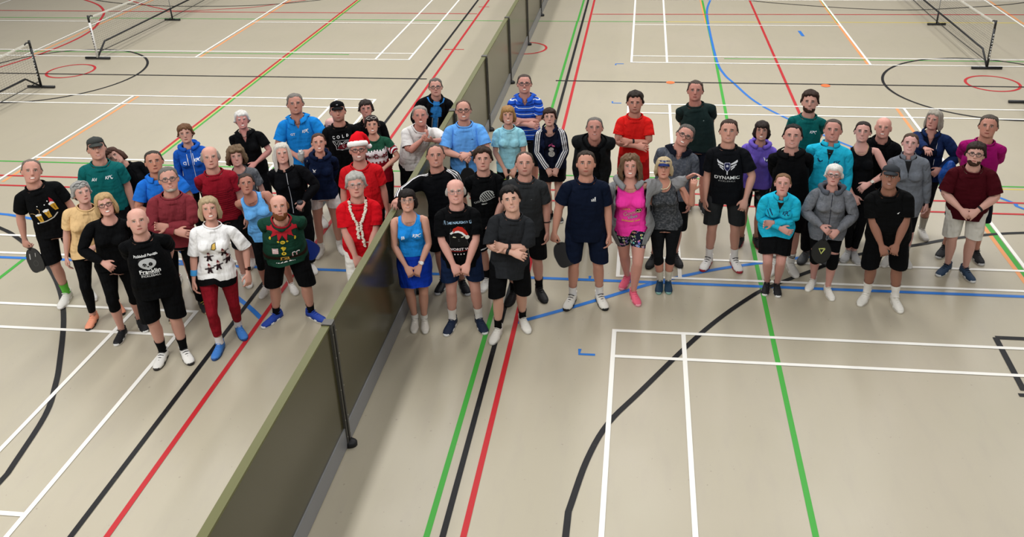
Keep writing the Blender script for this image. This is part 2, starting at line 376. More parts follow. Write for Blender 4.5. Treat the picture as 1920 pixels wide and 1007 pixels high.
def body_mesh(F):
    g = G(); torso(g, F)
    nk = .053 if F else .066
    g.rings([zr(z, r*1.0, yc-r*1.05, yc+r*1.05, 16) for z, r, yc in ((1.40, nk+.035, .015), (1.43, nk+.022, .015), (1.46, nk+.008, .012), (1.49, nk, .006), (1.55, nk, -.004), (1.59, nk, -.006))])
    k = .93 if F else 1.0
    hd = [(1.511, .028, -.088, -.045), (1.521, .047, -.099, -.02), (1.54, .060, -.104, .02), (1.565, .068, -.104, .055), (1.595, .0745, -.102, .078), (1.63, .078, -.102, .09), (1.66, .0805, -.104, .096), (1.69, .079, -.100, .094), (1.715, .070, -.085, .081), (1.735, .050, -.056, .056), (1.748, .018, -.018, .022)]
    g.rings([zr(z, w_*(k if z < 1.6 else .97 if F else 1), yf, yb, 22, 2.15) for z, w_, yf, yb in hd])
    nl = .9 if F else 1
    g.rings([ring((0, y-.006, z), (w_, 0, 0), (0, d, 0), 10) for z, y, w_, d in ((1.652, -.098, .008, .010), (1.63, -.106, .009, .012), (1.612, -.112*1.0, .012, .014*nl), (1.602, -.113, .016, .015*nl), (1.594, -.108, .015, .010))])
    for s in (1, -1):
        g.ell((s*.083, .012, 1.622), (.011, .020, .033), 10, 6)
        g.ell((s*.03, -.0945, 1.657), (.026, .011, .008), 10, 6)
    g.ell((0, -.100, 1.572), (.024, .009, .006), 12, 6); g.ell((0, -.099, 1.560), (.020, .0095, .006), 12, 6)
    g.ell((0, -.095, 1.530), (.022, .015, .015), 10, 6)
    q = .88 if F else 1.0
    for s in (1, -1):
        g.rings(sh_rings(s, q, 0)+[arm_ring(s, t, ry*q, rn*q, dy, dn) for t, ry, rn, dy, dn in ((.035, .055, .052, 0, .002), (.08, .053, .050, 0, 0), (.16, .049, .046, 0, 0), (.24, .043, .041, 0, 0), (.285, .041, .039, 0, 0), (.32, .043, .041, 0, 0), (.37, .042, .038, 0, 0), (.44, .035, .031, 0, 0), (.50, .029, .024, 0, 0), (.54, .029, .021, 0, 0))])
        hq = .92 if F else 1
        n_ = A_([-AZ*s, 0, -AX])
        g.rings([arm_ring(s, t, ry*hq, rn*hq, dy, 0, 12) for t, ry, rn, dy in ((.52, .027, .020, 0), (.545, .031, .019, 0), (.575, .041, .018, -.003), (.605, .043, .016, -.002), (.63, .041, .014, 0), (.642, .036, .011, 0))])
        for fy, fl, sp_ in ((-.031, .072, -.10), (-.0105, .080, -.035), (.0105, .075, .035), (.0305, .058, .11)):
            p0 = arm_pt(s, .618, fy*hq)
            d1 = ARMD[s]*math.cos(.25)+n_*math.sin(.25)+A_([0, sp_, 0]); d2 = ARMD[s]*math.cos(.6)+n_*math.sin(.6)+A_([0, sp_, 0])
            p1 = p0+d1*(.018+fl*.45); p2 = p1+d2*fl*.5
            g.tube([p0, p1, p2, p2+d2*.006], [.0095*hq, .0088*hq, .0078*hq, .004], 8)
        p0 = arm_pt(s, .560, -.024); p1 = p0+ARMD[s]*.022+A_([0, -.026, 0])+n_*.008; p2 = p1+ARMD[s]*.026+A_([0, -.014, 0])+n_*.006; p3 = p2+ARMD[s]*.022+A_([0, -.004, 0])
        g.tube([p0, p1, p2, p3], [.015*hq, .0125*hq, .0105*hq, .007*hq], 8)
        h_ = 1.05 if F else 1.0
        g.rings([leg_ring(s, t, rx, ry, dx, dy) for t, rx, ry, dx, dy in ((-.03, .08*h_, .095*h_, 0, .005), (.06, .088*h_, .098*h_, 0, .005), (.14, .083*h_, .09*h_, 0, 0), (.25, .071, .077, 0, 0), (.36, .058, .062, 0, 0), (.42, .053, .058, 0, -.003), (.47, .050, .055, 0, .002), (.54, .054, .060, 0, .014), (.60, .052, .057, 0, .016), (.70, .041, .044, 0, .012), (.78, .034, .037, 0, .010), (.84, .036, .042, 0, .012))])
        a = leg_pt(s, .84)
        g.rings([ring((a[0], a[1]+dy, zc), (rx, 0, 0), (0, 0, rz), 12) for dy, zc, rx, rz in ((.06, .05, .022, .035), (.035, .055, .032, .05), (-.01, .05, .035, .05), (-.06, .04, .039, .036), (-.11, .03, .043, .026), (-.15, .026, .040, .020), (-.175, .024, .026, .014))])
    me = remesh(g, .0052, 9000, 2)
    v = co(me)
    for s in (1, -1):
        d2 = ((v[:, 0]-s*.031)/.015)**2+((v[:, 2]-1.637)/.009)**2
        v[:, 1] += np.where(v[:, 1] < -.06, .007*np.exp(-d2), 0)
    setco(me, v); setrp(me); me.polygons.foreach_set('use_smooth', [True]*len(me.polygons)); return me

def wts(v, skirt=False):
    """skinning weights from rest position: 0 pelvis 1 spine 2 chest 3 neck 4 head, then 8 per side"""
    n = len(v); W = np.zeros((n, 21)); x, y, z = v.T
    rest = np.ones(n)
    for k, s in enumerate((1, -1)):
        xx = x*s
        sd = (xx-.170)*.945+(z-1.27)*.326
        wa = sstep(-.022, .055, sd)*(xx > 0)*(1-sstep(1.47, 1.52, z))
        t = (v-SH[s])@ARMD[s]
        f = sstep(-.045, .045, t-UL); h = sstep(-.02, .02, t-UL-FL); f1 = sstep(-.012, .012, t-.628); f2 = sstep(-.01, .01, t-.668)
        b = 5+8*k
        W[:, b] = wa*(1-f); W[:, b+1] = wa*f*(1-h); W[:, b+2] = wa*h*(1-f1); W[:, b+3] = wa*f1*(1-f2); W[:, b+4] = wa*f1*f2
        rest = rest-wa
    rest = np.clip(rest, 0, 1)
    leg = sstep(.985, .83, z) if not skirt else sstep(.98, .72, z)*.85
    lr = sstep(-.022, .022, x) if not skirt else sstep(-.16, .16, x)
    for k, s in enumerate((1, -1)):
        side = lr if s == 1 else 1-lr
        t = (v-HIP[s])@LEGD[s]
        kn = sstep(-.06, .06, t-TL); ft = sstep(.80, .85, t)
        if skirt: kn = kn*0; ft = ft*0
        b = 5+8*k; wl = rest*leg*side
        W[:, b+5] += wl*(1-kn); W[:, b+6] += wl*kn*(1-ft); W[:, b+7] += wl*kn*ft
    tor = rest*(1-leg)
    s1 = sstep(.98, 1.12, z); s2 = sstep(1.15, 1.30, z); s3 = sstep(1.44, 1.50, z); s4 = sstep(1.50, 1.56, z)
    W[:, 0] = tor*(1-s1); W[:, 1] = tor*s1*(1-s2); W[:, 2] = tor*s2*(1-s3); W[:, 3] = tor*s3*(1-s4); W[:, 4] = tor*s4
    return W/W.sum(1, keepdims=True)

def shape(v, g=1.0, belly=0.0):
    """body girth and belly in rest pose; returns new verts"""
    v = v.copy(); x, y, z = v[:, 0].copy(), v[:, 1].copy(), v[:, 2].copy()
    wa = np.zeros(len(v)); k = g-1
    for s in (1, -1):
        xx = x*s; sd = (xx-.170)*.945+(z-1.27)*.326; w_ = sstep(-.022, .055, sd)*(xx > 0)*(1-sstep(1.47, 1.52, z))
        t = (v-SH[s])@ARMD[s]; ax = SH[s]+np.outer(t, ARMD[s]); fade = 1-sstep(.46, .54, t)
        rad = (v-ax)*(k*.75*fade*w_)[:, None]; sh_ = w_*s*k*.10
        v = v+rad; v[:, 0] += sh_; wa = wa+w_
    wl = sstep(.90, .80, z)*(1-np.clip(wa, 0, 1))
    for s in (1, -1):
        m = wl*((x*s) > 0); t = (v-HIP[s])@LEGD[s]; ax = HIP[s]+np.outer(t, LEGD[s]); fade = 1-sstep(.70, .82, t)
        v = v+(v-ax)*(k*.55*fade*m)[:, None]
    wt = (1-np.clip(wa, 0, 1))*sstep(.78, .90, z)*(1-sstep(1.40, 1.47, z))
    zf = 1-.45*sstep(1.22, 1.40, z)
    v[:, 0] += x*k*wt*zf; v[:, 1] += y*k*1.1*wt*zf
    if belly:
        e = np.exp(-((z-1.06)/.13)**2)*(1-np.clip(wa, 0, 1))
        v[:, 1] -= belly*e*np.clip((.03-y)/.12, 0, 1); v[:, 0] += x*belly*1.6*e
    return v

# ------------------------------------------------------------------ garment templates
def top_template(F, kind):
    g = G(); es = dict(tee=.015, long=.017, tank=.008, jacket=.028)[kind]
    torso(g, F, es, .70, .046 if kind in ('tee',) else .028)
    for s in (1, -1):
        q = .9 if F else 1.0
        if kind == 'tee': prof = ((.035, .068, .063, .002), (.10, .070, .064, .001), (.18, .073, .064, 0), (.30, .079, .066, 0))
        elif kind == 'tank': prof = ((.035, .060, .057, .002), (.10, .058, .055, 0))
        else:
            e_ = 0 if kind == 'long' else .007
            prof = ((.035, .066+e_, .062+e_, .002), (.12, .068+e_, .064+e_, 0), (.22, .061+e_, .057+e_, 0), (.285, .059+e_, .056+e_, 0), (.36, .058+e_, .054+e_, 0), (.46, .050+e_, .046+e_, 0), (.505, .040, .035, 0), (.56, .036, .031, 0))
        g.rings(sh_rings(s, q, {'tee': .008, 'tank': .005, 'long': .007, 'jacket': .012}[kind])+[arm_ring(s, t, ry*q, rn*q, 0, dn) for t, ry, rn, dn in prof])
    nk = .056 if F else .069
    g.rings([zr(z, r, .008-r, .008+r, 16) for z, r in ((1.40, nk+.044), (1.43, nk+.032), (1.46, nk+.018), (1.50, nk+.008), (1.54, nk+.008))])
    return remesh(g, .0085, 5200 if kind != 'tank' else 4000, 3)
def bottom_template(F, kind):
    g = G(); es = .016 if kind == 'loose' else .005
    prof = [(z, w_, yf, yb) for z, w_, yf, yb in ([(.82, .165, -.11, .122), (.88, .175, -.112, .130), (.94, .172, -.110, .124), (1.0, .155, -.107, .112), (1.06, .138, -.1, .104)] if F else [(.82, .155, -.105, .115), (.88, .163, -.106, .115), (.94, .165, -.11, .11), (1.0, .16, -.112, .104), (1.06, .153, -.11, .1)])]
    g.rings([zr(z, w_+es, yf-es, yb+es, 22, 2.4) for z, w_, yf, yb in prof])
    for s in (1, -1):
        if kind == 'loose': pr = ((-.02, .095, .112, 0, .003), (.08, .098, .112, .006, .002), (.18, .098, .106, .012, 0), (.30, .095, .098, .016, 0), (.42, .090, .090, .016, 0), (.50, .082, .084, .008, 0), (.62, .076, .08, .004, .008), (.76, .069, .074, .004, .008), (.86, .066, .074, .004, .006))
        else:
            h_ = 1.05 if F else 1.0; e = .007
            pr = tuple((t, rx+e, ry+e, dx, dy) for t, rx, ry, dx, dy in ((-.03, .08*h_, .095*h_, 0, .005), (.06, .088*h_, .098*h_, 0, .005), (.14, .083*h_, .09*h_, 0, 0), (.25, .071, .077, 0, 0), (.36, .058, .062, 0, 0), (.42, .053, .058, 0, -.003), (.47, .050, .055, 0, .002), (.54, .054, .060, 0, .014), (.60, .052, .057, 0, .016), (.70, .043, .046, 0, .012), (.78, .038, .041, 0, .010), (.86, .037, .044, 0, .012)))
        g.rings([leg_ring(s, t, rx, ry, dx, dy) for t, rx, ry, dx, dy in pr])
    return remesh(g, .008, 4600, 3)
TPL = {}
def tpl(kind, F):
    k = (kind, F)
    if k not in TPL:
        if kind == 'body': TPL[k] = body_mesh(F)
        elif kind in ('tee', 'long', 'tank', 'jacket'): TPL[k] = top_template(F, kind)
        else: TPL[k] = bottom_template(F, kind)
    return TPL[k]
CUT = {}; NLOOP = {}
def cut_top(kind, F, hem, sleeve, neck, vneck, openf):
    key = (kind, F, hem, sleeve, neck, vneck, openf)
    if key in CUT: return CUT[key]
    bm = bmesh.new(); bm.from_mesh(tpl(kind, F))
    def bis(p, n):
        bmesh.ops.bisect_plane(bm, geom=bm.verts[:]+bm.edges[:]+bm.faces[:], plane_co=p, plane_no=n, clear_outer=True, dist=1e-5)
    # hem: only below the arms (arms end above z .95)
    gsel = [f for f in bm.faces if abs(f.calc_center_median().x) < .30]
    vs = list({v for f in gsel for v in f.verts}); es = list({e for f in gsel for e in f.edges})
    bmesh.ops.bisect_plane(bm, geom=vs+es+gsel, plane_co=(0, 0, hem), plane_no=(0, 0, -1), clear_outer=True, dist=1e-5)
    for s in (1, -1):
        if kind == 'tank':
            def side(f, s=s):
                c = f.calc_center_median(); return c.x*s > .05 and c.z > 1.15
            fs = [f for f in bm.faces if side(f)]; vs = list({v for f in fs for v in f.verts}); es = list({e for f in fs for e in f.edges})
            bmesh.ops.bisect_plane(bm, geom=vs+es+fs, plane_co=(s*.128, 0, 1.32), plane_no=(s*.998, 0, .06), clear_outer=True, dist=1e-5)
        else:
            p = arm_pt(s, sleeve); fs = [f for f in bm.faces if f.calc_center_median().x*s > .19]
            vs = list({v for f in fs for v in f.verts}); es = list({e for f in fs for e in f.edges})
            bmesh.ops.bisect_plane(bm, geom=vs+es+fs, plane_co=tuple(p), plane_no=tuple(ARMD[s]), clear_outer=True, dist=1e-5)
    # neckline: ellipsoid cut with snapping
    rx, ry, rz, cy, cz = neck
    def fval(c):
        q = (c.x/rx)**2+((c.y-cy)/ry)**2+((c.z-cz)/rz)**2
        if c.z > cz: q = min(q, .2)
        return math.sqrt(q)
    dead = []
    for v in bm.verts:
        if abs(v.co.x) < .2 and v.co.z > 1.18:
            f = fval(v.co)
            if f < .86: dead.append(v)
            elif f < 1.0 and v.co.z < cz:
                c = Vector((0, cy, cz)); v.co = c+(v.co-c)/f
    bmesh.ops.delete(bm, geom=dead, context='VERTS')
    if vneck:
        zb = 1.435-vneck
        for s in (1, -1):
            fs = [f for f in bm.faces if f.calc_center_median().y < -.02 and abs(f.calc_center_median().x) < .06 and f.calc_center_median().z > zb-.02]
            vs = list({v for f in fs for v in f.verts}); es = list({e for f in fs for e in f.edges})
            bmesh.ops.bisect_plane(bm, geom=vs+es+fs, plane_co=(0, 0, zb), plane_no=(s*vneck, 0, -.036), dist=1e-5)
        kill = [f for f in bm.faces if f.calc_center_median().y < -.02 and f.calc_center_median().z > zb and abs(f.calc_center_median().x) < (f.calc_center_median().z-zb)*.036/vneck]
        bmesh.ops.delete(bm, geom=kill, context='FACES')
    loops = []; seen = set()
    bm.verts.ensure_lookup_table()
    for e in [e for e in bm.edges if e.is_boundary]:
        if e.verts[0] in seen: continue
        lp = [e.verts[0]]; seen.add(e.verts[0]); cur = e.verts[0]
        while True:
            nx = [o.other_vert(cur) for o in cur.link_edges if o.is_boundary and o.other_vert(cur) not in seen]
            if not nx: break
            cur = nx[0]; seen.add(cur); lp.append(cur)
        if len(lp) > 12: loops.append(lp)
    cand = [l for l in loops if abs(sum(v.co.x for v in l)/len(l)) < .03 and sum(v.co.z for v in l)/len(l) > 1.28]
    nl = None
    if cand and not openf:
        l = max(cand, key=len)
        for _ in range(2 if vneck else 14):
            cs = [v.co.copy() for v in l]; n_ = len(l)
            for i, v in enumerate(l): v.co = cs[i]*.5+(cs[i-1]+cs[(i+1) % n_])*.25
        cs = [v.co.copy() for v in l]; d = [0]
        for i in range(len(cs)): d.append(d[-1]+(cs[(i+1) % len(cs)]-cs[i]).length)
        nl = []
        for k in range(44):
            t = d[-1]*k/44; i = 0
            while i < len(cs)-1 and d[i+1] < t: i += 1
            nl.append(cs[i].lerp(cs[(i+1) % len(cs)], (t-d[i])/max(1e-9, d[i+1]-d[i])))
    if openf:   # jacket worn open: remove a strip down the front
        dead = [v for v in bm.verts if v.co.y < -.02 and abs(v.co.x) < openf*(1 if v.co.z > 1.1 else 1.0)]
        bmesh.ops.delete(bm, geom=dead, context='VERTS')
    me = bpy.data.meshes.new('cut'); bm.to_mesh(me); bm.free()
    setrp(me); me.polygons.foreach_set('use_smooth', [True]*len(me.polygons)); CUT[key] = me; NLOOP[me.name] = nl; return me
def cut_bottom(kind, F, z, waist=1.03):
    key = (kind, F, z, waist)
    if key in CUT: return CUT[key]
    if kind == 'skirt':
        g = G(); rr = []
        N = 40
        for i in range(13):
            zz = waist+(z-waist)*i/12; t = i/12
            wd = (.150 if F else .165)+.035*min(1, t*2.2)+.045*t; dp = .112+.02*min(1, t*2)+.03*t
            rr.append([((wd+.008*t*math.sin(7*a))*math.cos(a), (dp+.008*t*math.sin(7*a+1))*math.sin(a)+.008, zz) for a in [2*math.pi*k/N for k in range(N)]])
        g.rings(rr, cap=False); me = bpy.data.meshes.new('skirt'); me.from_pydata(g.v, [], g.f)
    else:
        bm = bmesh.new(); bm.from_mesh(tpl(kind, F))
        for p, n in (((0, 0, waist), (0, 0, 1)), ((0, 0, z), (0, 0, -1))):
            bmesh.ops.bisect_plane(bm, geom=bm.verts[:]+bm.edges[:]+bm.faces[:], plane_co=p, plane_no=n, clear_outer=True, dist=1e-5)
        me = bpy.data.meshes.new('cut'); bm.to_mesh(me); bm.free()
    setrp(me); me.polygons.foreach_set('use_smooth', [True]*len(me.polygons)); CUT[key] = me; return me
def sock_mesh(s, z):
    key = ('sock', s, z)
    if key in CUT: return CUT[key]
    g = G(); tmax = (.92-z)/math.cos(.15); ts = [tmax+(.845-tmax)*i/5 for i in range(6)]
    tb = A_([.54, .60, .70, .78, .84, .90]); rx = A_([.054, .052, .041, .034, .036, .036]); ry = A_([.060, .057, .044, .037, .042, .042]); dy = A_([.014, .016, .012, .010, .012, .012])
    g.rings([leg_ring(s, t, np.interp(t, tb, rx)+.005, np.interp(t, tb, ry)+.005, 0, np.interp(t, tb, dy)) for t in ts], cap=False)
    me = bpy.data.meshes.new('sock'); me.from_pydata(g.v, [], g.f); setrp(me); me.polygons.foreach_set('use_smooth', [True]*len(me.polygons)); CUT[key] = me; return me

# ------------------------------------------------------------------ posing
def rotm(axis, a):
    m = Matrix.Rotation(a, 3, Vector(axis)); return A_([[m[i][j] for j in range(3)] for i in range(3)])
class TF:
    def __init__(s, R, p_rest, p_new): s.R = R; s.t = A_(p_new)-R@A_(p_rest)
    def __call__(s, v): return s.R@A_(v)+s.t
    def all(s, v): return v@s.R.T+s.t
    def mat(s, sc, loc):
        m = Matrix.Identity(4)
        for i in range(3):
            for j in range(3): m[i][j] = s.R[i][j]*sc
            m[i][3] = s.t[i]*sc+loc[i]
        return m
def unit(v): v = A_(v); return v/max(1e-9, np.linalg.norm(v))
def frame(d, f):
    d = unit(d); f = unit(f-d*(f@d)); return np.stack([d, f, np.cross(d, f)], axis=1)
def ik(a, tgt, l1, l2, pole, lim=.992):
    d = tgt-a; L = np.linalg.norm(d); mx = (l1+l2)*lim
    if L > mx: d = d*mx/L; L = mx
    if L < abs(l1-l2)+.03: d = unit(d)*(abs(l1-l2)+.03); L = np.linalg.norm(d)
    u = d/L; x = (l1*l1-l2*l2+L*L)/(2*L); h = math.sqrt(max(1e-6, l1*l1-x*x))
    p = unit(pole-u*(pole@u)); e = a+u*x+p*h
    return e, a+d
ARMS = dict(  # wrist target (x outwards, y, z in rest units, chest frame), elbow pole, hand roll, finger curl
    down=((.215, -.06, .865), (.30, 1, 0), 0, .35), clasp=((.075, -.195, .925), (1, .35, -.1), .5, .55),
    waist=((.085, -.235, 1.085), (1, .25, -.35), .3, .6), fold=((-.025, -.235, 1.165), (.85, .0, -.6), .15, .35), fold2=((-.05, -.195, 1.205), (.85, .0, -.6), .15, .35),
    behind=((.085, .175, .915), (.6, .9, 0), 0, .4), hip=((.22, .03, 1.02), (1, .45, 0), .6, .5), hold=((.19, -.20, 1.03), (1, .5, -.4), .2, .9))
"""arm tuple may also be given directly: (target, pole, roll, curl)"""
def solve(P):
    sc = P['H']/1.75; k = P.get('girth', 1.0)-1
    feet = [A_([*f, 0]) for f in P['feet']]  # image-left (-x) foot first, world
    mid = (feet[0]+feet[1])/2; loc = mid
    yaw = P['yaw']; Rz = rotm((0, 0, 1), yaw)
    hx = (A_([*P['head'], 0])-mid)/sc
    lean = hx[:2]
    pel = A_([lean[0]*.28, lean[1]*.10+.0, 0.])
    if P.get('pel'): pel = pel+A_([*P['pel'], 0])
    ank = {}
    for s, f in ((-1, feet[0]), (1, feet[1])):
        fy = P.get('footyaw', .3); fy = fy if isinstance(fy, (int, float)) else fy
        a = (f-mid)/sc; ank[s] = (a+A_([0, 0, .088])+rotm((0, 0, 1), yaw+s*fy)@A_([0, .06, 0]), yaw+s*fy)
    pz = 9
    for s in (1, -1):
        h = pel+Rz@A_([s*.09, 0, 0]); d = np.linalg.norm((ank[s][0]-h)[:2]); pz = min(pz, .088+math.sqrt(max(.1, (.84*.992)**2-d*d))+.03)
    pel[2] = pz-P.get('crouch', 0.0)
    T = [None]*21
    L = A_([lean[0]-pel[0], lean[1]-pel[1]]); Ln = np.linalg.norm(L)
    ax = A_([-L[1], L[0], 0])/max(Ln, 1e-6)
    def chain(a):
        R0 = rotm(ax, .3*a)@Rz; R1 = rotm(ax, .65*a)@Rz; R2 = rotm(ax, a)@rotm((0, 0, 1), P.get('twist', 0))@Rz
        t0 = TF(R0, (0, 0, .95), pel); t1 = TF(R1, (0, 0, 1.05), t0((0, 0, 1.05))); t2 = TF(R2, (0, 0, 1.22), t1((0, 0, 1.22)))
        j = t2((0, .005, 1.50)); return t0, t1, t2, j
    lo, hi = 0, 1.5
    for _ in range(24):
        a = (lo+hi)/2; j = chain(a)[3]
        if (j[:2]-pel[:2])@(L/max(Ln, 1e-6)) < Ln*.93: lo = a
        else: hi = a
    T[0], T[1], T[2], j = chain(lo)
    R2 = T[2].R
    hw = loc+j*sc+A_([0, 0, .12]); dv = A_(CAM)-hw
    hyaw = math.atan2(dv[0], -dv[1]); pit = math.atan2(dv[2], math.hypot(dv[0], dv[1]))
    fy, fp, fr = P.get('face', (0, 0, 0))
    Rh = rotm((0, 0, 1), hyaw+fy)@rotm((1, 0, 0), -(pit*.82+fp))@rotm((0, 1, 0), fr)
    q0 = Matrix([list(r) for r in R2]).to_quaternion(); q1 = Matrix([list(r) for r in Rh]).to_quaternion()
    qm = q0.slerp(q1, .5).to_matrix(); Rm = A_([[qm[i][j_] for j_ in range(3)] for i in range(3)])
    T[3] = TF(Rm, (0, .010, 1.47), T[2]((0, .010, 1.47))); T[4] = TF(Rh@np.diag([1.0, 1.0, .99] if P['sex'] == 'F' else [1.045, 1.04, 1.02]), (0, .0, 1.53), T[3]((0, .0, 1.53))-Rm@A_([0, 0, .026]))
    belly = P.get('belly', 0)
    for kk, s in enumerate((1, -1)):
        b = 5+8*kk
        arm = P['arms'][1 if s == 1 else 0]
        tgt, pole, roll, curl = ARMS[arm] if isinstance(arm, str) else arm
        world = len(tgt) == 4
        shs = SH[s]+A_([s*k*.10, 0, 0]); a = T[2](shs)
        if world: tg = (A_(tgt[:3])-loc)/sc; pl = A_(pole)*A_([s, 1, 1])
        else:
            t_ = A_([tgt[0]*s, tgt[1], tgt[2]])
            if tgt[1] < -.1: t_[1] -= k*.13+belly*.8
            if abs(tgt[0]) > .2: t_[0] += s*(k*.16+belly*.2)
            ref = T[2] if tgt[2] > 1.0 else T[1]
            tg = ref(t_); pl = R2@(A_(pole)*A_([s, 1, 1]))
        e, wv = ik(a, tg, UL, FL, pl)
        u = unit(e-a); f = unit(wv-e)
        fl = f-u*(f@u); fl = unit(fl) if np.linalg.norm(fl) > .05 else unit(R2@A_([0, -1, 0]))
        F0 = frame(ARMD[s], A_([0, -1., 0]))
        Ru = frame(u, fl)@F0.T; ff = fl-f*(fl@f); Rf = rotm(f, roll*s)@frame(f, ff)@F0.T
        Rf1 = rotm(f, roll*s*.4)@frame(f, ff)@F0.T
        T[b] = TF(Ru, shs, a); rs = SH[s]+ARMD[s]*UL+A_([s*k*.10, 0, 0]); T[b+1] = TF(Rf1, rs, e)
        rw = SH[s]+ARMD[s]*(UL+FL)+A_([s*k*.10, 0, 0]); T[b+2] = TF(Rf, rw, wv)
        n_ = A_([-AZ*s, 0, -AX]); axr = np.cross(ARMD[s], n_)
        k1 = SH[s]+ARMD[s]*.628+A_([s*k*.10, 0, 0]); T[b+3] = TF(Rf@rotm(axr, curl), k1, T[b+2](k1))
        k2 = SH[s]+ARMD[s]*.672+n_*.014+A_([s*k*.10, 0, 0]); T[b+4] = TF(Rf@rotm(axr, curl*1.9), k2, T[b+3](k2))
        hp = T[0](HIP[s]); kf = P.get('kneeyaw', .12)
        kn, an = ik(hp, ank[s][0], TL, SL, rotm((0, 0, 1), yaw+s*kf)@A_([0, -1., 0]), .998)
        F1 = frame(LEGD[s], A_([0, -1., 0])); fw = rotm((0, 0, 1), yaw+s*kf)@A_([0, -1., 0])
        T[b+5] = TF(frame(kn-hp, fw)@F1.T, HIP[s], hp); T[b+6] = TF(frame(an-kn, fw)@F1.T, HIP[s]+LEGD[s]*TL, kn)
        T[b+7] = TF(rotm((0, 0, 1), ank[s][1]), HIP[s]+LEGD[s]*(TL+SL), an)
    return T, sc, loc
def lbs(v, W, T):
    out = np.zeros_like(v)
    for b in range(21):
        wb = W[:, b]; m = wb > 1e-5
        if m.any(): out[m] += wb[m][:, None]*T[b].all(v[m])
    return out

def relax(v, me, rest, it=8):
    """smooth the posed cloth round the armpits so sleeves run into the body without a step"""
    ne = len(me.edges); e = np.empty(ne*2, dtype=np.int64); me.edges.foreach_get('vertices', e); e = e.reshape(-1, 2)
    x, y, z = np.abs(rest[:, 0]), rest[:, 1], rest[:, 2]
    sd = (x-.170)*.945+(z-1.27)*.326; m = np.exp(-((sd-.01)/.05)**2)*(z > 1.05)
    cnt = np.zeros(len(v)); np.add.at(cnt, e[:, 0], 1); np.add.at(cnt, e[:, 1], 1); cnt = np.maximum(cnt, 1)
    bd = np.zeros(len(v), dtype=bool)
    for _ in range(it):
        a = np.zeros_like(v); np.add.at(a, e[:, 0], v[e[:, 1]]); np.add.at(a, e[:, 1], v[e[:, 0]])
        v = v+(a/cnt[:, None]-v)*(m*.6)[:, None]
    return v

# ------------------------------------------------------------------ person materials
def skin_mat(tone='#c99a80', lips=None, brow='#5a4636', eye='#3a2c22', smile=1, beard=None, stubble=0, seed=0):
    k = ('skin', tone, lips, brow, eye, smile, beard, stubble)
    if k in MATS: return MATS[k]
    t = lin(tone); gy = sum(t)/3; t = tuple(v*.86+gy*.14*f for v, f in zip(t, (1.08, .98, .98))); t = tuple(min(1, v*f) for v, f in zip(t, (1.14, 1.13, 1.18))); lp = lips or tuple(c*f for c, f in zip(t, (.70, .40, .40)))
    m = M('skin', .5, .35).base(t); x, y, z = m.rp(); ax = x.abs()
    m.b.inputs['Subsurface Weight'].default_value = .08; m.b.inputs['Subsurface Radius'].default_value = (.02, .008, .004)
    face = y.lt(-.045)*z.gt(1.5)*ax.lt(.09)
    def el(px, cz, rx, rz, sharp=4.0):
        u = (px)/rx; v = (z-cz)/rz; return ((((u*u+v*v).sqrt())*-1.0+1.0)*sharp).clamp()*face
    nz = m.noise(60, 3, vec=m.vec); m.mix(((nz-.5)*.5).clamp(), tuple(c*f for c, f in zip(t, (.86, .74, .70))))
    m.mix(el(ax-.043, 1.598, .03, .024, 1.0)*.35, tuple(c*f for c, f in zip(t, (1.02, .72, .68))))
    m.mix(el(x, 1.604, .02, .018, 1.2)*.3, tuple(c*f for c, f in zip(t, (1.0, .74, .70))))
    if stubble:
        msk = (((z*-1.0+1.600)*28).clamp()*((z-1.50)*60).clamp()*((y*-1.0+.01)*30).clamp())*ax.lt(.095); ck = ((((x*x/.0018)+((z-1.602)*(z-1.602)/.0007)).sqrt()-.6)*2).clamp(); m.mix(msk*ck*min(stubble, .45), beard or '#5a5048')
    m.mix(el(ax-.031, 1.657, .0200, .0062, 4), brow)
    if smile == 2:
        m.mix(el(x, 1.565, .033, .0135), lp).mix(el(x, 1.5665, .023, .0072, 6), '#efe9e0')
    elif smile == 1:
        m.mix(el(x, 1.566, .030, .0095), lp).mix(el(x, 1.5665, .020, .0028, 6), '#d9cfc6')
    else:
        m.mix(el(x, 1.566, .027, .0090), lp).mix(el(x, 1.566, .024, .0024, 6), tuple(c*.3 for c in lp))
    m.mix(el(ax-.031, 1.6388, .0172, .0086, 4), '#2e201a').mix(el(ax-.031, 1.6372, .0125, .0048, 5), '#e4ddd6').mix(el(ax-.031, 1.6378, .0056, .0056, 5), eye)
    MATS[k] = m.done(); return MATS[k]
def cloth(c, rough=.85, pat=None, wr=.5):
    k = ('cloth', c, rough, pat, wr)
    if k in MATS: return MATS[k]
    cc = lin(c); cc = tuple(min(.9, v*1.2) for v in cc) if max(cc) > .03 else cc; m = M('fabric', rough, .07).base(cc); x, y, z = m.rp()
    n = m.noise(5, 3, vec=m.vec, stretch=(1.0, 1.0, 1.3)); m.mix(((n-.45)*.9).clamp()*.35, tuple(v*.72 for v in cc))
    if pat: pat(m, x, y, z)
    f = m.noise(9, 3, vec=m.vec, stretch=(1.2, 1.0, .55), rough=.5); f2 = m.noise(3.5, 2, vec=m.vec, stretch=(1, 1, 2.2))
    fd = m.noise(7, 2, vec=m.vec, stretch=(2.6, 1.0, .7), rough=.4); m.bump(f*.5+f2+fd*.9, wr*1.5, .05); pass
    MATS[k] = m.done(); return MATS[k]
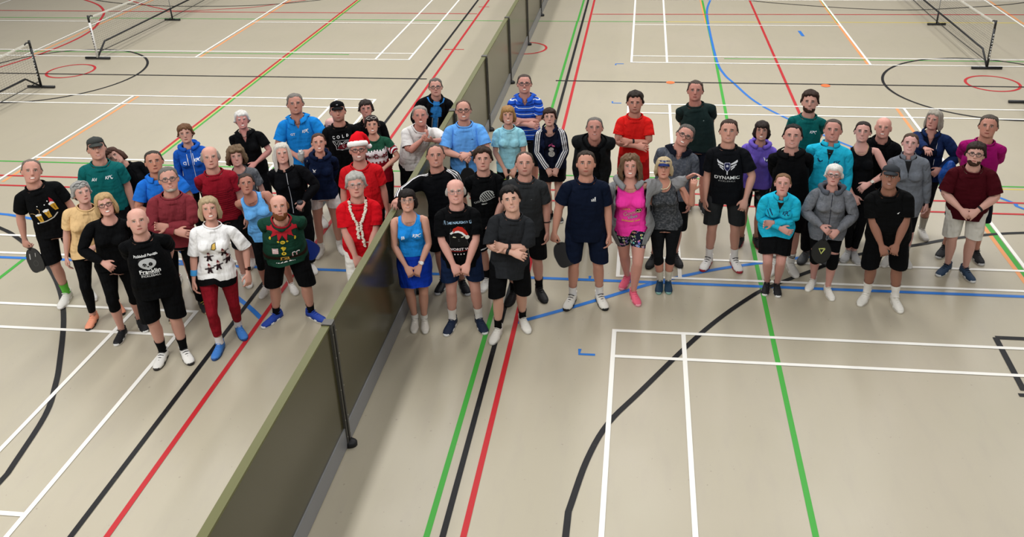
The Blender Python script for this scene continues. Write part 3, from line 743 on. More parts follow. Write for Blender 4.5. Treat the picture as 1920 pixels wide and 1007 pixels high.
def hair_mat(c):
    k = ('hair', c)
    if k in MATS: return MATS[k]
    cc = lin(c); m = M('hair', .6, .15).base(c); tc = m.n('ShaderNodeTexCoord')
    n = m.noise(38, 3, vec=tc.outputs['Object'], stretch=(1.6, 1.6, .22)); m.mix(((n-.42)*2.2).clamp()*.75, tuple(v*.45 for v in cc)); m.mix(((n-.62)*5).clamp()*.4, tuple(min(1, v*1.5+.01) for v in cc))
    m.bump(n, .6, .012); MATS[k] = m.done(); return MATS[k]

# ------------------------------------------------------------------ hair, hats, glasses
HC = Vector((0, -.004, 1.635)); _bv = {}
def skull(F):
    if F not in _bv:
        me = tpl('body', F); v = co(me); pol = [tuple(p.vertices) for p in me.polygons]
        keep = [q for q in pol if v[q[0]][2] > 1.50]
        _bv[F] = BVHTree.FromPolygons([tuple(p) for p in v], keep)
    return _bv[F]
def skr(F, d):
    best = .07
    h = skull(F).ray_cast(HC+d*.25, -d, .25)
    if h[0] is not None: best = min((h[0]-HC).length, .108)
    return best
STY = dict(  # keys: z end by |azimuth| 0,40,70,100,140,180 degrees; thickness top/side; noise amp
    short=((1.718, 1.714, 1.655, 1.618, 1.575, 1.552), .013, .005, .005), crop=((1.720, 1.714, 1.655, 1.620, 1.575, 1.555), .008, .004, .002),
    quiff=((1.712, 1.706, 1.655, 1.618, 1.572, 1.550), .036, .008, .009), thick=((1.700, 1.695, 1.650, 1.610, 1.565, 1.545), .030, .014, .010),
    recede=((1.737, 1.724, 1.660, 1.622, 1.575, 1.552), .007, .005, .003), bob=((1.700, 1.690, 1.535, 1.520, 1.515, 1.515), .020, .016, .006),
    fringe=((1.672, 1.668, 1.580, 1.545, 1.530, 1.520), .018, .012, .007), wshort=((1.694, 1.690, 1.635, 1.600, 1.560, 1.545), .022, .013, .009),
    long=((1.708, 1.698, 1.47, 1.42, 1.40, 1.39), .018, .015, .008), pulled=((1.716, 1.708, 1.655, 1.620, 1.580, 1.560), .009, .006, .002),
    curly=((1.698, 1.688, 1.565, 1.535, 1.525, 1.525), .034, .036, .020), wave=((1.708, 1.698, 1.49, 1.46, 1.45, 1.45), .026, .030, .020), none=None)
def hair(style, F, seed=0):
    rnd = random.Random(seed); keys, tt, ts, amp = STY[style]
    az = [0, 40, 70, 100, 140, 180]; N = 44; K = 18; rings = [[] for _ in range(K)]
    for i in range(N):
        a = 2*math.pi*i/N; aa = abs(((math.degrees(a)+180) % 360)-180); ze = float(np.interp(aa, az, keys))+rnd.uniform(-.006, .004)*(2 if amp > .005 else 1)
        dx, dy = math.sin(a), -math.cos(a); pts = []
        th = 0.0
        while th <= 96:
            t = math.radians(th); d = Vector((dx*math.sin(t), dy*math.sin(t), math.cos(t)))
            fr = th/96; k = tt*(1-fr)+ts*fr
            nz = mnoise.noise(Vector((dx*9+seed, dy*9, th*.05)))*amp*1.4+mnoise.noise(Vector((dx*22+seed, dy*22, th*.02)))*amp*.6
            p = HC+d*(skr(F, d)+max(.004, k+nz))
            if p.z < ze and pts: break
            pts.append(p); th += 6
        last = pts[-1].copy()
        if th > 96 and last.z > ze:
            n = 7; z0 = last.z
            for j in range(1, n+1):
                u = j/n; sw = mnoise.noise(Vector((dx*7+seed, dy*7, u*3)))*amp*1.6
                infl = .012*math.sin(u*math.pi)+sw-.012*u
                pts.append(Vector((last.x+dx*infl, last.y+dy*infl*(1 if dy < .3 else .4)+(.012*u if dy > .3 else 0), z0+(ze-z0)*u)))
        else:   # tuck the edge into the scalp
            e = pts[-1]; d = (e-HC).normalized(); pts[-1] = HC+d*(skr(F, d)+.004); pts.append(HC+d*(skr(F, d)-.004)-Vector((0, 0, .002)))
        # resample to K
        ls = [0]
        for j in range(1, len(pts)): ls.append(ls[-1]+(pts[j]-pts[j-1]).length)
        for r_ in range(K):
            s = ls[-1]*r_/(K-1); j = 0
            while j < len(ls)-2 and ls[j+1] < s: j += 1
            u = (s-ls[j])/max(1e-9, ls[j+1]-ls[j]); rings[r_].append(tuple(pts[j].lerp(pts[j+1], u)))
    g = G(); g.rings(rings, cap=False)
    inner = [[tuple(Vector(p).lerp(Vector((HC.x, HC.y, p[2])), .12)) for p in rings[-1-q]] for q in range(0, 6)]
    if keys[3] < 1.58: g.rings([rings[-1]]+inner, cap=False)
    if style in ('pulled',) and F:
        g.tube([(0, .085, 1.66), (0, .125, 1.665), (0, .145, 1.62), (0, .14, 1.54), (0, .13, 1.47)], [.015, .026, .024, .020, .008], 10)
    me = bpy.data.meshes.new('hair'); me.from_pydata(g.v, [], g.f); me.polygons.foreach_set('use_smooth', [True]*len(me.polygons)); return me
def horseshoe(F, seed=0, lo=1.575, hi=1.675, th_=.007, amin=62):
    N = 30; g = G(); rings = []
    for r_ in range(8):
        row = []
        for i in range(N):
            a = math.radians(amin+(360-2*amin)*i/(N-1)); aa = min(i, N-1-i)/(N/2)
            top = hi+.012*math.sin(math.pi*i/(N-1)); bot = lo+.05*(1-min(1, aa*3))
            z = top+(bot-top)*r_/7; dx, dy = math.sin(a), -math.cos(a)
            d = Vector((dx*.085, dy*.085, z-HC.z)).normalized(); ed = 0 if r_ in (0, 7) or i in (0, N-1) else 1
            row.append(tuple(HC+d*(skr(F, d)+(th_+mnoise.noise(Vector((dx*14, dy*14, z*40+seed)))*.002 if ed else -.002))))
        rings.append(row)
    f = [(i*N+k, i*N+k+1, (i+1)*N+k+1, (i+1)*N+k) for i in range(7) for k in range(N-1)]
    me = bpy.data.meshes.new('hair'); me.from_pydata([p for r in rings for p in r], [], f); me.polygons.foreach_set('use_smooth', [True]*len(me.polygons)); return me
def cap_parts(visor=False):
    c = G(); N = 28; rings = []
    z0 = 1.682
    prof = [(0, 0, .088), (.3, .030, .086), (.6, .052, .075), (.85, .066, .05), (1, .072, .01)] if not visor else [(0, 0, .088), (1, .030, .088)]
    for u, dz, r in prof:
        rings.append([(r*.95*math.cos(a), .0+r*1.16*math.sin(a), z0+dz+.012*math.sin(a)*-1) for a in [2*math.pi*k/N for k in range(N)]])
    c.rings(rings, cap=not visor)
    if not visor: c.ell((0, 0, z0+.073), (.007, .007, .005), 8, 4)
    b = G(); rows = []
    for j in range(6):
        u = j/5; rows.append([((.078-.012*u*u)*math.sin(t)*(1 if True else 1), -.098*math.cos(t)*1.0-.075*u*math.cos(t)**.8 if math.cos(t) > 0 else -.0, z0+.013-.028*u-.012*(math.sin(t)**2)) for t in [-1.35+2.7*k/14 for k in range(15)]])
    f = [(i*15+k, i*15+k+1, (i+1)*15+k+1, (i+1)*15+k) for i in range(5) for k in range(14)]
    v = [p for r in rows for p in r]; nv = len(v)
    v2 = v+[(p[0], p[1], p[2]-.004) for p in v]; b.add(v2, f+[tuple(i+nv for i in q[::-1]) for q in f]+[(75+k, 75+k+1, nv+75+k+1, nv+75+k) for k in range(14)])
    return c, b
def glasses_g(rx=.027, rz=.019, tr=.0022):
    g = G()
    for s in (1, -1):
        g.rings([[(s*.031+(rx+tr*math.cos(b)*1.0)*math.cos(a), -.1185+tr*math.sin(b)+.006*abs(math.cos(a))*(1 if math.cos(a)*s > 0 else 0), 1.635+(rz+tr*math.cos(b))*math.sin(a)) for b in [2*math.pi*k/6 for k in range(6)]] for a in [2*math.pi*i/18 for i in range(18)]], closed=True)
        g.tube([(s*(.031+rx), -.112, 1.640), (s*.074, -.09, 1.641), (s*.083, .0, 1.640), (s*.084, .03, 1.628)], tr, 6)
    g.tube([(-.006, -.120, 1.638), (0, -.1215, 1.640), (.006, -.120, 1.638)], tr, 6)
    return g
def lens_g(rx=.026, rz=.018):
    g = G()
    for s in (1, -1): g.add([(s*.031+rx*math.cos(a), -.1185, 1.635+rz*math.sin(a)) for a in [2*math.pi*i/16 for i in range(16)]], [tuple(range(16))])
    return g
# ------------------------------------------------------------------ shoes (rest units, ankle of the left leg at its rest spot moved to x=0)
def shoe_parts():
    st = [(.078, .022, .030, .085), (.066, .030, .045, .095), (.035, .036, .05, .100), (-.005, .039, .05, .097), (-.05, .043, .046, .078), (-.10, .048, .038, .060), (-.145, .047, .033, .052), (-.18, .038, .030, .044), (-.20, .020, .030, .036)]
    up = G(); up.rings([[(rx*math.cos(a)*(1.0), y, .018+(zt-.018)*max(0, math.sin(a))**.8 if math.sin(a) > 0 else .018) for a in [2*math.pi*k/16 for k in range(16)]] for y, rx, zc, zt in st])
    so = G(); N = 26; out = []
    for k in range(N):
        a = 2*math.pi*k/N; c, s = math.cos(a), math.sin(a); y = -.062+.148*s
        wd = .050 if s < -.1 else .042; out.append((wd*(abs(c)**.75)*(1 if c > 0 else -1), y))
    so.rings([[(x*m, -.062+(y+.062)*m, z) for x, y in out] for z, m in ((.0, .95), (.008, 1.0), (.024, 1.0), (.030, .96))])
    la = G()
    for j in range(4):
        y = -.03-.025*j; z = .094-.013*j
        la.tube([(-.026, y+.006, z-.012), (0, y-.004, z+.003), (.026, y+.006, z-.012)], .0035, 5)
    la.tube([(0, -.028, .094), (.022, -.045, .100), (.03, -.03, .088)], .0028, 5).tube([(0, -.028, .094), (-.022, -.045, .100), (-.03, -.03, .088)], .0028, 5)
    col = G(); col.rings([[((.034+.006*math.cos(b))*math.cos(a), .022+(.046+.006*math.cos(b))*math.sin(a), .096+.006*math.sin(b)) for b in [2*math.pi*k/6 for k in range(6)]] for a in [2*math.pi*i/16 for i in range(16)]], closed=True)
    out = []
    for g, n in ((up, 'shoe'), (so, 'sole'), (la, 'laces'), (col, 'ankle_collar')):
        me = bpy.data.meshes.new(n); me.from_pydata(g.v, [], g.f); me.polygons.foreach_set('use_smooth', [True]*len(me.polygons)); me.materials.append(None); out.append(me)
    return out
SHOE = shoe_parts()
def inst(name, me, mat, parent, M4):
    o = bpy.data.objects.new(name, me); link(o, parent); o.matrix_basis = M4
    if name == 'laces': o['kind'] = 'stuff'
    if not me.materials: me.materials.append(None)
    o.material_slots[0].link = 'OBJECT'; o.material_slots[0].material = mat; return o

# ------------------------------------------------------------------ flat prints in chest coordinates (u right, v up, metres in rest units)
def txt(s, h, u=0, v=0, bold=.0, shear=0, spread=1.0, arc=0, rot=0, wide=1.0):
    c = bpy.data.curves.new('t', 'FONT'); c.body = s; c.size = 1; c.align_x = 'CENTER'; c.align_y = 'CENTER'; c.resolution_u = 2; c.shear = shear; c.space_character = spread; c.offset = bold
    o = bpy.data.objects.new('t', c); COL.objects.link(o); dg = bpy.context.evaluated_depsgraph_get(); me = bpy.data.meshes.new_from_object(o.evaluated_get(dg))
    p = co(me)[:, :2]*h*1.4; f = [tuple(q.vertices) for q in me.polygons]
    bpy.data.objects.remove(o); bpy.data.curves.remove(c); bpy.data.meshes.remove(me)
    p[:, 0] *= wide
    if arc: p[:, 1] -= p[:, 0]**2*arc
    cr, sr = math.cos(rot), math.sin(rot); p = np.stack([p[:, 0]*cr-p[:, 1]*sr, p[:, 0]*sr+p[:, 1]*cr], 1)
    return [((a+u, b+v) for a, b in p), f] and ([(a+u, b+v) for a, b in p], f)
def pg(*pts):
    t = tessellate_polygon([[Vector((a, b, 0)) for a, b in pts]]); return ([tuple(p) for p in pts], [tuple(q) for q in t])
def el(u, v, rx, ry, n=20, a0=0, a1=360): return pg(*[(u+rx*math.cos(math.radians(a0+(a1-a0)*k/n)), v+ry*math.sin(math.radians(a0+(a1-a0)*k/n))) for k in range(n if a1-a0 >= 360 else n+1)])
def rc(u0, v0, u1, v1): return pg((u0, v0), (u1, v0), (u1, v1), (u0, v1))
def stroke(pts, wd):
    L, R = [], []
    for i, p in enumerate(pts):
        a, b = pts[max(0, i-1)], pts[min(len(pts)-1, i+1)]; d = Vector((b[0]-a[0], b[1]-a[1])).normalized(); q = Vector((-d.y, d.x))*wd/2
        L.append((p[0]+q.x, p[1]+q.y)); R.append((p[0]-q.x, p[1]-q.y))
    n = len(pts); return (L+R, [(i, n+i, n+i+1, i+1) for i in range(n-1)])
def kpc(u, v, c='#eef1f2', h=.032): return [(txt('KPC', h, u, v, .02, .25, .9), c)]
def ini(s, u, v, c='#eef1f2', h=.03): return [(txt(s, h, u, v, .02), c)]
def xform(sh, f): return ([f(a, b) for a, b in sh[0]], sh[1])
def put_print(items, shirt, rest, posed, sc, off=.0035, back=False):
    """drape flat shapes on the shirt front: cast in rest pose, carry over to the posed mesh"""
    me = shirt.data; pol = [tuple(p.vertices) for p in me.polygons]; bv = BVHTree.FromPolygons([tuple(p) for p in rest], pol)
    bycol = {}
    for k, (sh, c) in enumerate(items):
        bm = bmesh.new(); vs = [bm.verts.new((a, b, 0)) for a, b in sh[0]]
        for q in sh[1]:
            try: bm.faces.new([vs[i] for i in q])
            except ValueError: pass
        bmesh.ops.triangulate(bm, faces=bm.faces[:])
        for _ in range(3):
            le = [e for e in bm.edges if e.calc_length() > .028]
            if not le: break
            bmesh.ops.subdivide_edges(bm, edges=le, cuts=1); bmesh.ops.triangulate(bm, faces=bm.faces[:])
        bm.verts.index_update(); P2 = []
        ok = []
        for vtx in bm.verts:
            hit = bv.ray_cast(Vector((vtx.co.x, -1, vtx.co.y)), Vector((0, 1, 0)))
            if hit[0] is None or hit[0].y > .01: P2.append((0, 0, 0)); ok.append(False); continue
            q = pol[hit[2]]; a, b, c_ = (rest[i] for i in q[:3]); h = A_(hit[0])
            v0, v1, v2 = b-a, c_-a, h-a; d00, d01, d11, d20, d21 = v0@v0, v0@v1, v1@v1, v2@v0, v2@v1; den = d00*d11-d01*d01
            bb = (d11*d20-d01*d21)/den if abs(den) > 1e-14 else 0; gg = (d00*d21-d01*d20)/den if abs(den) > 1e-14 else 0
            pa, pb, pc = (posed[i] for i in q[:3]); nn = unit(np.cross(pb-pa, pc-pa)); pr = pa*(1-bb-gg)+pb*bb+pc*gg
            rn = np.cross(v0, v1)
            if rn[1] > 0: nn = -nn
            P2.append(tuple(pr+nn*(off+.0009*k**.5)*1.0)); ok.append(True)
        fs = [tuple(v.index for v in f.verts) for f in bm.faces if all(ok[v.index] for v in f.verts)]; bm.free()
        g = bycol.setdefault(c, G()); g.add(P2, fs)
    for c, g in bycol.items():
        o = mesh_obj('print', g.v, g.f, plain(c, .6, .2), shirt, True); o['kind'] = 'stuff'

# ------------------------------------------------------------------ the person builder
NK = dict(crew=(.075, .083, .048, -.006, 1.460), scoop=(.088, .100, .078, -.012, 1.457), deep=(.088, .116, .135, -.03, 1.455), polo=(.073, .080, .044, -.004, 1.460), stand=(.068, .075, .036, -.002, 1.468))
def rigid(mesh_g, name, mat, parent, Tm, sc, smooth=True):
    o = mesh_g.obj(name, mat, parent, smooth); o.matrix_basis = Tm.mat(sc, (0, 0, 0)); return o
PEOPLE = {}
def person(P):
    F = P['sex'] == 'F'; T, sc, loc = solve(P); gi, be = P.get('girth', 1.0), P.get('belly', 0.0)
    root = empty('person', tuple(loc)); tag(root, P['label'], 'person', 'players lined up for the group photograph')
    sk = skin_mat(P.get('tone', '#c4957c'), None, P.get('brow', P.get('hair', ('', '#5a4636'))[1] if P.get('hair') else '#8a7a6a'), P.get('eye', '#3a2c22'), P.get('smile', 1), P.get('beardc'), P.get('stubble', 0))
    top = P['top']; bot = P['bottom']
    tk, tc = top['k'], top['c']; hem = top.get('hem', .86); sl = top.get('sl', {'tee': .205, 'long': .53, 'tank': 0, 'jacket': .54}[tk])
    top.setdefault('neck', 'stand' if top.get('stand') else 'crew')
    if top.get('stand') and top['neck'] == 'crew': top['neck'] = 'stand'
    if top.get('hood'): top['neck'] = 'crew'
    tme0 = cut_top(tk, F, hem, sl, NK[top.get('neck', 'crew')], top.get('v', 0), 0)
    # body
    b0 = tpl('body', F); rv = co(b0); nrm = np.empty(len(rv)*3); b0.vertices.foreach_get('normal', nrm); nrm = nrm.reshape(-1, 3)
    W = wts(rv); x, y, z = rv.T
    arm = W[:, 5:10].sum(1)+W[:, 13:18].sum(1); shr = np.zeros(len(rv))
    for s in (1, -1):
        t = (rv-SH[s])@ARMD[s]; a = arm*(x*s > 0)
        if tk != 'tank': shr = np.maximum(shr, np.clip(a*8, 0, 1)*(1-sstep(sl-.045, sl-.015, t)))
    tor = np.clip((1-arm)*(8 if tk != 'tank' else 1), 0, 1)*sstep(hem, hem+.02, z)*(1-sstep(1.30 if tk == 'tank' else 1.43, 1.38 if tk == 'tank' else 1.46, z))
    nk = NK[top['neck']]; inn = np.sqrt((x/nk[0])**2+((y-nk[3])/nk[1])**2+((z-nk[4])/nk[2])**2) < 1.05
    tor = np.where(inn & (z > 1.3), 0, tor)
    if top.get('v'): tor = np.where((np.abs(x) < .035) & (y < 0) & (z > 1.425-top['v']), 0, tor)
    bz = bot.get('z', .12)
    leg = (1-arm)*sstep(bz+.02, bz+.05, z)*(1-sstep(1.0, 1.02, z)); ft = (1-arm)*(z < .085)
    shr = np.clip(np.maximum(np.maximum(shr, tor), np.maximum(leg, ft)), 0, 1)
    dep = np.where(arm > .5, .015, np.where(z < .86, .015, .026)); v1 = shape(rv, gi, be)-nrm*(shr*dep)[:, None]
    bm_ = b0.copy(); bm_.name = 'body'; setco(bm_, lbs(v1, W, T)*sc); bm_.materials.append(sk)
    body = link(bpy.data.objects.new('body', bm_), root)
    # beard
    if P.get('beard'):
        c, thick, zlim = P['beard']; v2 = lbs(v1, W, T)*sc
        lat = np.abs(x); m = (z < zlim+.0*lat) & (z > 1.495) & (y < -.005-.0*lat) & (lat < .09) & ~((lat < .026) & (np.abs(z-1.566) < .0125) & (y < -.08)) & ~((z > 1.585) & (lat < .052) & (y < -.075))
        n2 = np.empty(len(rv)*3); bm_.vertices.foreach_get('normal', n2); n2 = n2.reshape(-1, 3)
        pol = [tuple(p.vertices) for p in bm_.polygons]; fs = [q for q in pol if all(m[i] for i in q)]; us = sorted({i for q in fs for i in q}); mp = {i: k for k, i in enumerate(us)}
        if fs:
            o = mesh_obj('beard', [tuple(v2[i]+n2[i]*thick*(.7+.6*abs(mnoise.noise(Vector(rv[i]*90))))) for i in us], [tuple(mp[i] for i in q) for q in fs], hair_mat(c), root)
    # top
    def garment(name, me0, mat, skirt=False, infl=0, parent=root):
        r0 = co(me0); n0 = np.empty(len(r0)*3); me0.vertices.foreach_get('normal', n0); n0 = n0.reshape(-1, 3)
        seed = (abs(hash(P['label'])) % 97) if False else sum(map(ord, P['label'])) % 97
        ds = np.array([mnoise.noise(Vector((p[0]*7+seed, p[1]*7, p[2]*11)))*.0045+mnoise.noise(Vector((p[0]*17+seed, p[1]*17, p[2]*13)))*.0025 for p in r0])
        r1 = shape(r0+n0*(infl+ds)[:, None], gi, be); W_ = wts(r0, skirt); po = lbs(r1, W_, T)*sc
        if not skirt: po = relax(po, me0, r0)
        m2 = me0.copy(); m2.name = name; setco(m2, po); m2.materials.clear(); m2.materials.append(mat)
        o = link(bpy.data.objects.new(name, m2), parent); return o, r1, po
    nm = dict(tee='t_shirt', long='top', tank='tank_top', jacket='jacket')[tk]; nm = top.get('n', nm)
    tmat = cloth(tc, top.get('rough', .85), top.get('pat'), top.get('wr', .5))
    # bottom first (shirt hangs over it)
    bk = bot['k']; bme = cut_bottom(bk, F, bz, bot.get('w', 1.03))
    bn = bot.get('n', dict(loose='shorts', tight='leggings', skirt='skirt')[bk])
    bo, _, _ = garment(bn, bme, cloth(bot['c'], .85, bot.get('pat')), bk == 'skirt', -.004 if bk != 'skirt' else 0)
    shirt, rr, po = garment(nm, tme0, tmat)
    if top.get('vp'): put_print([(pg((-.036, 1.44), (.036, 1.44), (0, 1.44-top['vp'][1])), top['vp'][0]), (stroke([(0, 1.44-top['vp'][1]), (0, 1.44-top['vp'][1]-.04)], .004), '#14161a')], shirt, rr, po, sc)
    if top.get('print'): put_print(top['print'], shirt, rr, po, sc)
    # neckband / collar / hood
    nb = top.get('band', tc)
    def loop(rx, ry, cy, zfront, zback, prof, name, mat, parent, a0=0, a1=360):
        """sweep a small profile [(radial, dz)] round the neck in rest space, skinned"""
        n = 30; full = a1-a0 >= 360; rings = []
        for i in range(n if full else n+1):
            a = math.radians(a0+(a1-a0)*i/n); sx, cf = math.sin(a), math.cos(a)
            zc = zback+(zfront-zback)*(1+cf)/2
            rings.append([(sx*(rx+q), cy-cf*(ry+q), zc+dz) for q, dz in prof])
        g = G(); g.rings(rings, cap=not full, closed=full); v = A_(g.v); vv = lbs(shape(v, gi, be), wts(v), T)*sc
        return mesh_obj(name, vv, g.f, mat, parent)
    NL = NLOOP.get(tme0.name)
    def trim(prof, name, mat, gap=0, closed_prof=True):
        """sweep a small profile [(radial, dz)] along the neckline, skinned with the body"""
        if not NL: return None
        pts = NL; ang = [math.degrees(math.atan2(p.x, -(p.y-nk[3]))) for p in pts]
        if gap:
            i0 = min(range(len(pts)), key=lambda i: abs(ang[i])); pts = pts[i0:]+pts[:i0]; ang = ang[i0:]+ang[:i0]
            pts = [p for p, a in zip(pts, ang) if abs(a) > gap]
        rings = []
        for p in pts:
            o = Vector((p.x, p.y-nk[3], 0)).normalized(); rings.append([tuple(p+o*q+Vector((0, 0, dz))) for q, dz in prof])
        g = G(); g.rings(rings, cap=bool(gap), closed=not gap); v = A_(g.v); return mesh_obj(name, lbs(shape(v, gi, be), wts(v), T)*sc, g.f, mat, shirt)
    if top.get('collar'):
        trim([(-.002, .024), (.005, .026), (.030, -.004), (.034, -.014), (.028, -.016), (.006, .004)], 'collar', cloth(top['collar'], .85, None, .2), 16)
        if top.get('placket'): put_print([(rc(-.010, 1.33, .010, 1.43), top['placket'])], shirt, rr, po, sc)
    elif top.get('hood'):
        hm_ = cloth(top['hood'], .9)
        trim([(-.006, .010), (.010, .026), (.034, .018), (.044, -.004), (.030, -.022), (.002, -.010)], 'hood', hm_, 20)
        hv = G().ell((0, .135, 1.415), (.10, .045, .08), 16, 10); v = A_(hv.v); mesh_obj('hood_back', lbs(shape(v, gi, be), wts(v), T)*sc, hv.f, hm_, shirt)
        if top.get('strings'): put_print([(stroke([(s_*.035, 1.38), (s_*.038, 1.30), (s_*.036, 1.25)], .007), top['strings']) for s_ in (1, -1)], shirt, rr, po, sc, .006)
    elif top.get('stand'):
        trim([(-.006, .028), (.002, .030), (.010, .0), (.010, -.010), (-.002, .0)], 'stand_collar', cloth(top['stand'], .85, None, .2), 22 if top.get('vp') else 6)
    elif not top.get('v'):
        trim([(-.004, .008), (.003, .010), (.007, .002), (.006, -.008), (-.001, -.006)] if tk != 'tank' else [(-.003, .004), (.003, .005), (.005, 0), (.002, -.004), (-.003, -.003)], 'neckband', cloth(nb, .85, None, .2))
    if top.get('zip'):
        zc, zl, u0 = top['zip']; put_print([(stroke([(u0+(.03 if False else 0), 1.42), (u0*.8, 1.30), (u0*.3, zl)], .006), zc)], shirt, rr, po, sc)
    # second layer: open jacket
    if P.get('over'):
        ov = P['over']; jm = cut_top('jacket', F, ov.get('hem', .80), ov.get('sl', .54), NK['scoop'], 0, ov.get('open', .07))
        jo, jr, jp = garment('jacket', jm, cloth(ov['c'], .9, ov.get('pat'), .6), infl=.006)
        if ov.get('hood'):
            loop(.092, .095, .012, 1.42, 1.49, [(-.012, .012), (.006, .026), (.030, .020), (.044, .0), (.034, -.024), (.006, -.020)], 'hood', cloth(ov['c'], .9), jo, 30, 330)
        else:
            loop(.080, .085, .005, 1.43, 1.487, [(.0, .026), (.006, .028), (.022, .0), (.014, -.014), (.0, .0)], 'jacket_collar', cloth(ov['c'], .9), jo, 30, 330)
        if ov.get('zip'):
            zo = ov.get('open', .07)
            for s in (1, -1): put_print([(stroke([(s*(zo+.012), 1.38), (s*(zo+.012), 1.2), (s*(zo+.012), ov.get('hem', .80)+.03)], .007), ov['zip'])], jo, jr, jp, sc)
    # hair
    if P.get('hair'):
        st, hc = P['hair']; hm = hair_mat(hc); sd = sum(map(ord, P['label'])) % 50
        hme = horseshoe(F, sd) if st == 'horseshoe' else (horseshoe(F, sd, 1.57, 1.70, .010, 55) if st == 'fringe_ring' else hair(st, F, sd))
        if F:
            v = co(hme); c = A_([0, 0, 1.60]); setco(hme, c+(v-c)*1.0)
        inst('hair', hme, hm, root, T[4].mat(sc, (0, 0, 0)))
    hs = .965 if F else 1.0
    if P.get('hat'):
        hk = P['hat']
        if hk[0] in ('cap', 'visor'):
            c, b = cap_parts(hk[0] == 'visor'); ho = rigid(c, 'visor' if hk[0] == 'visor' else 'cap', cloth(hk[1], .8, None, .2), root, T[4], sc)
            rigid(b, 'peak', cloth(hk[2], .8, None, .2), ho, T[4], sc); ho.children[0].matrix_basis = Matrix.Identity(4)
            if len(hk) > 3:
                lo = G().ell((0, -.098, 1.715), (.012 if hk[0] == 'cap' else .03, .004, .009), 10, 6).obj('cap_emblem', plain(hk[3], .6), ho)
        elif hk[0] == 'santa':
            g = G(); N = 24; path = [(0, 0, 1.70, .088), (0, .004, 1.735, .083), (.006, .012, 1.765, .068), (.022, .03, 1.785, .052), (.05, .055, 1.785, .038), (.082, .08, 1.765, .027), (.105, .098, 1.725, .02), (.118, .106, 1.68, .014)]
            rings = []
            for i, (px, py, pz, r) in enumerate(path):
                a_, b_ = path[max(0, i-1)], path[min(len(path)-1, i+1)]; d = Vector((b_[0]-a_[0], b_[1]-a_[1], b_[2]-a_[2])).normalized()
                u = Vector((0, 1, 0)); u = (u-d*u.dot(d)).normalized(); w_ = d.cross(u)
                rings.append([tuple(Vector((px, py, pz))+(u*math.cos(2*math.pi*k/N)*r*1.12+w_*math.sin(2*math.pi*k/N)*r)) for k in range(N)])
            g.rings(rings); ho = rigid(g, 'santa_hat', cloth('#c3101c', .9, None, .3), root, T[4], sc)
            fb = G(); fb.rings([[((.088+.022*math.cos(b))*math.cos(a), (.105+.022*math.cos(b))*math.sin(a), 1.695+.03*math.sin(b)+.012*math.sin(a)*-1+.004*math.sin(9*a+3*b)) for b in [2*math.pi*k/10 for k in range(10)]] for a in [2*math.pi*i/36 for i in range(36)]], closed=True)
            fb.obj('fur_band', cloth('#e6e3dd', 1.0, None, 1.0), ho); G().ell((.12, .108, 1.655), (.028, .028, .028), 14, 10).obj('pompom', cloth('#ece8e2', 1.0, None, 1.0), ho)
    if P.get('glasses'):
        gc = P['glasses']; gl = rigid(glasses_g(tr=.0030 if gc != '#8a8a8a' else .0018), 'glasses', plain(gc, .35, .5), root, T[4], sc)
        lg = lens_g().obj('lenses', glassm, gl); lg['kind'] = 'stuff'
        if P.get('gl_up'):
            gl.matrix_basis = gl.matrix_basis @ Matrix.Translation((0, .040, .082)) @ Matrix.Translation((0, -.1, 1.64)) @ Matrix.Rotation(-.6, 4, 'X') @ Matrix.Translation((0, .1, -1.64))
    # shoes and socks
    shc = P.get('shoes', ('#e6e4de', '#d9d7d2', '#f0efec')); skc = P.get('socks')
    for k, s in enumerate((1, -1)):
        b = 5+8*k; a0 = HIP[s]+LEGD[s]*(TL+SL)
        m4 = T[b+7].mat(sc, (0, 0, 0)) @ Matrix.Translation((a0[0], a0[1], 0)) @ Matrix.Diagonal((1.1*(.93 if F else 1), 1.08*(.92 if F else 1), 1.05, 1))
        so = inst('shoe', SHOE[0], cloth2(shc[0]), root, m4)
        for me, nme, c in ((SHOE[1], 'sole', shc[1]), (SHOE[2], 'laces', shc[2]), (SHOE[3], 'ankle_collar', shc[3] if len(shc) > 3 else shc[0])): inst(nme, me, plain(c, .6), so, Matrix.Identity(4))
        if skc:
            sm = sock_mesh(s, skc[1]); r0 = co(sm); m2 = sm.copy(); m2.name = 'sock'; setco(m2, lbs(shape(r0, gi, be), wts(r0), T)*sc); m2.materials.clear(); m2.materials.append(cloth(skc[0], .9, skc[2] if len(skc) > 2 else None, .2)); link(bpy.data.objects.new('sock', m2), root)
        for wb in P.get('wrist', ()):
            sd, tm, wid, c = wb[:4]
            if sd != s: continue
            p = UL+FL-tm; q = .88 if F else 1; g = G()
            ry = float(np.interp(p, [.44, .50, .54], [.035, .029, .029]))*q+.0035; rn = float(np.interp(p, [.44, .50, .54], [.031, .024, .021]))*q+.0035
            g.rings([arm_ring(s, p-wid/2+wid*j, ry+e, rn+e) for j, e in ((0, 0), (.1, .002), (.9, .002), (1, 0))], cap=False)
            v = A_(g.v); o = mesh_obj('watch' if len(wb) > 4 else 'wristband', lbs(shape(v, gi, be), wts(v), T)*sc, g.f, plain(c, .6), root)
            if len(wb) > 4:
                n_ = A_([-AZ*s, 0, -AX]); cp_ = arm_pt(s, p, 0, -(rn+.003)); d_ = ARMD[s]; g2 = G()
                vv = [cp_+d_*a*.018+A_([0, b_*.016, 0])-n_*c_*.008 for a in (-1, 1) for b_ in (-1, 1) for c_ in (0, 1)]
                v = A_(vv); mesh_obj('watch_face', lbs(v, wts(v), T)*sc, [(0, 1, 3, 2), (4, 6, 7, 5), (0, 4, 5, 1), (2, 3, 7, 6), (0, 2, 6, 4), (1, 5, 7, 3)], plain(wb[4], .25), o, False)
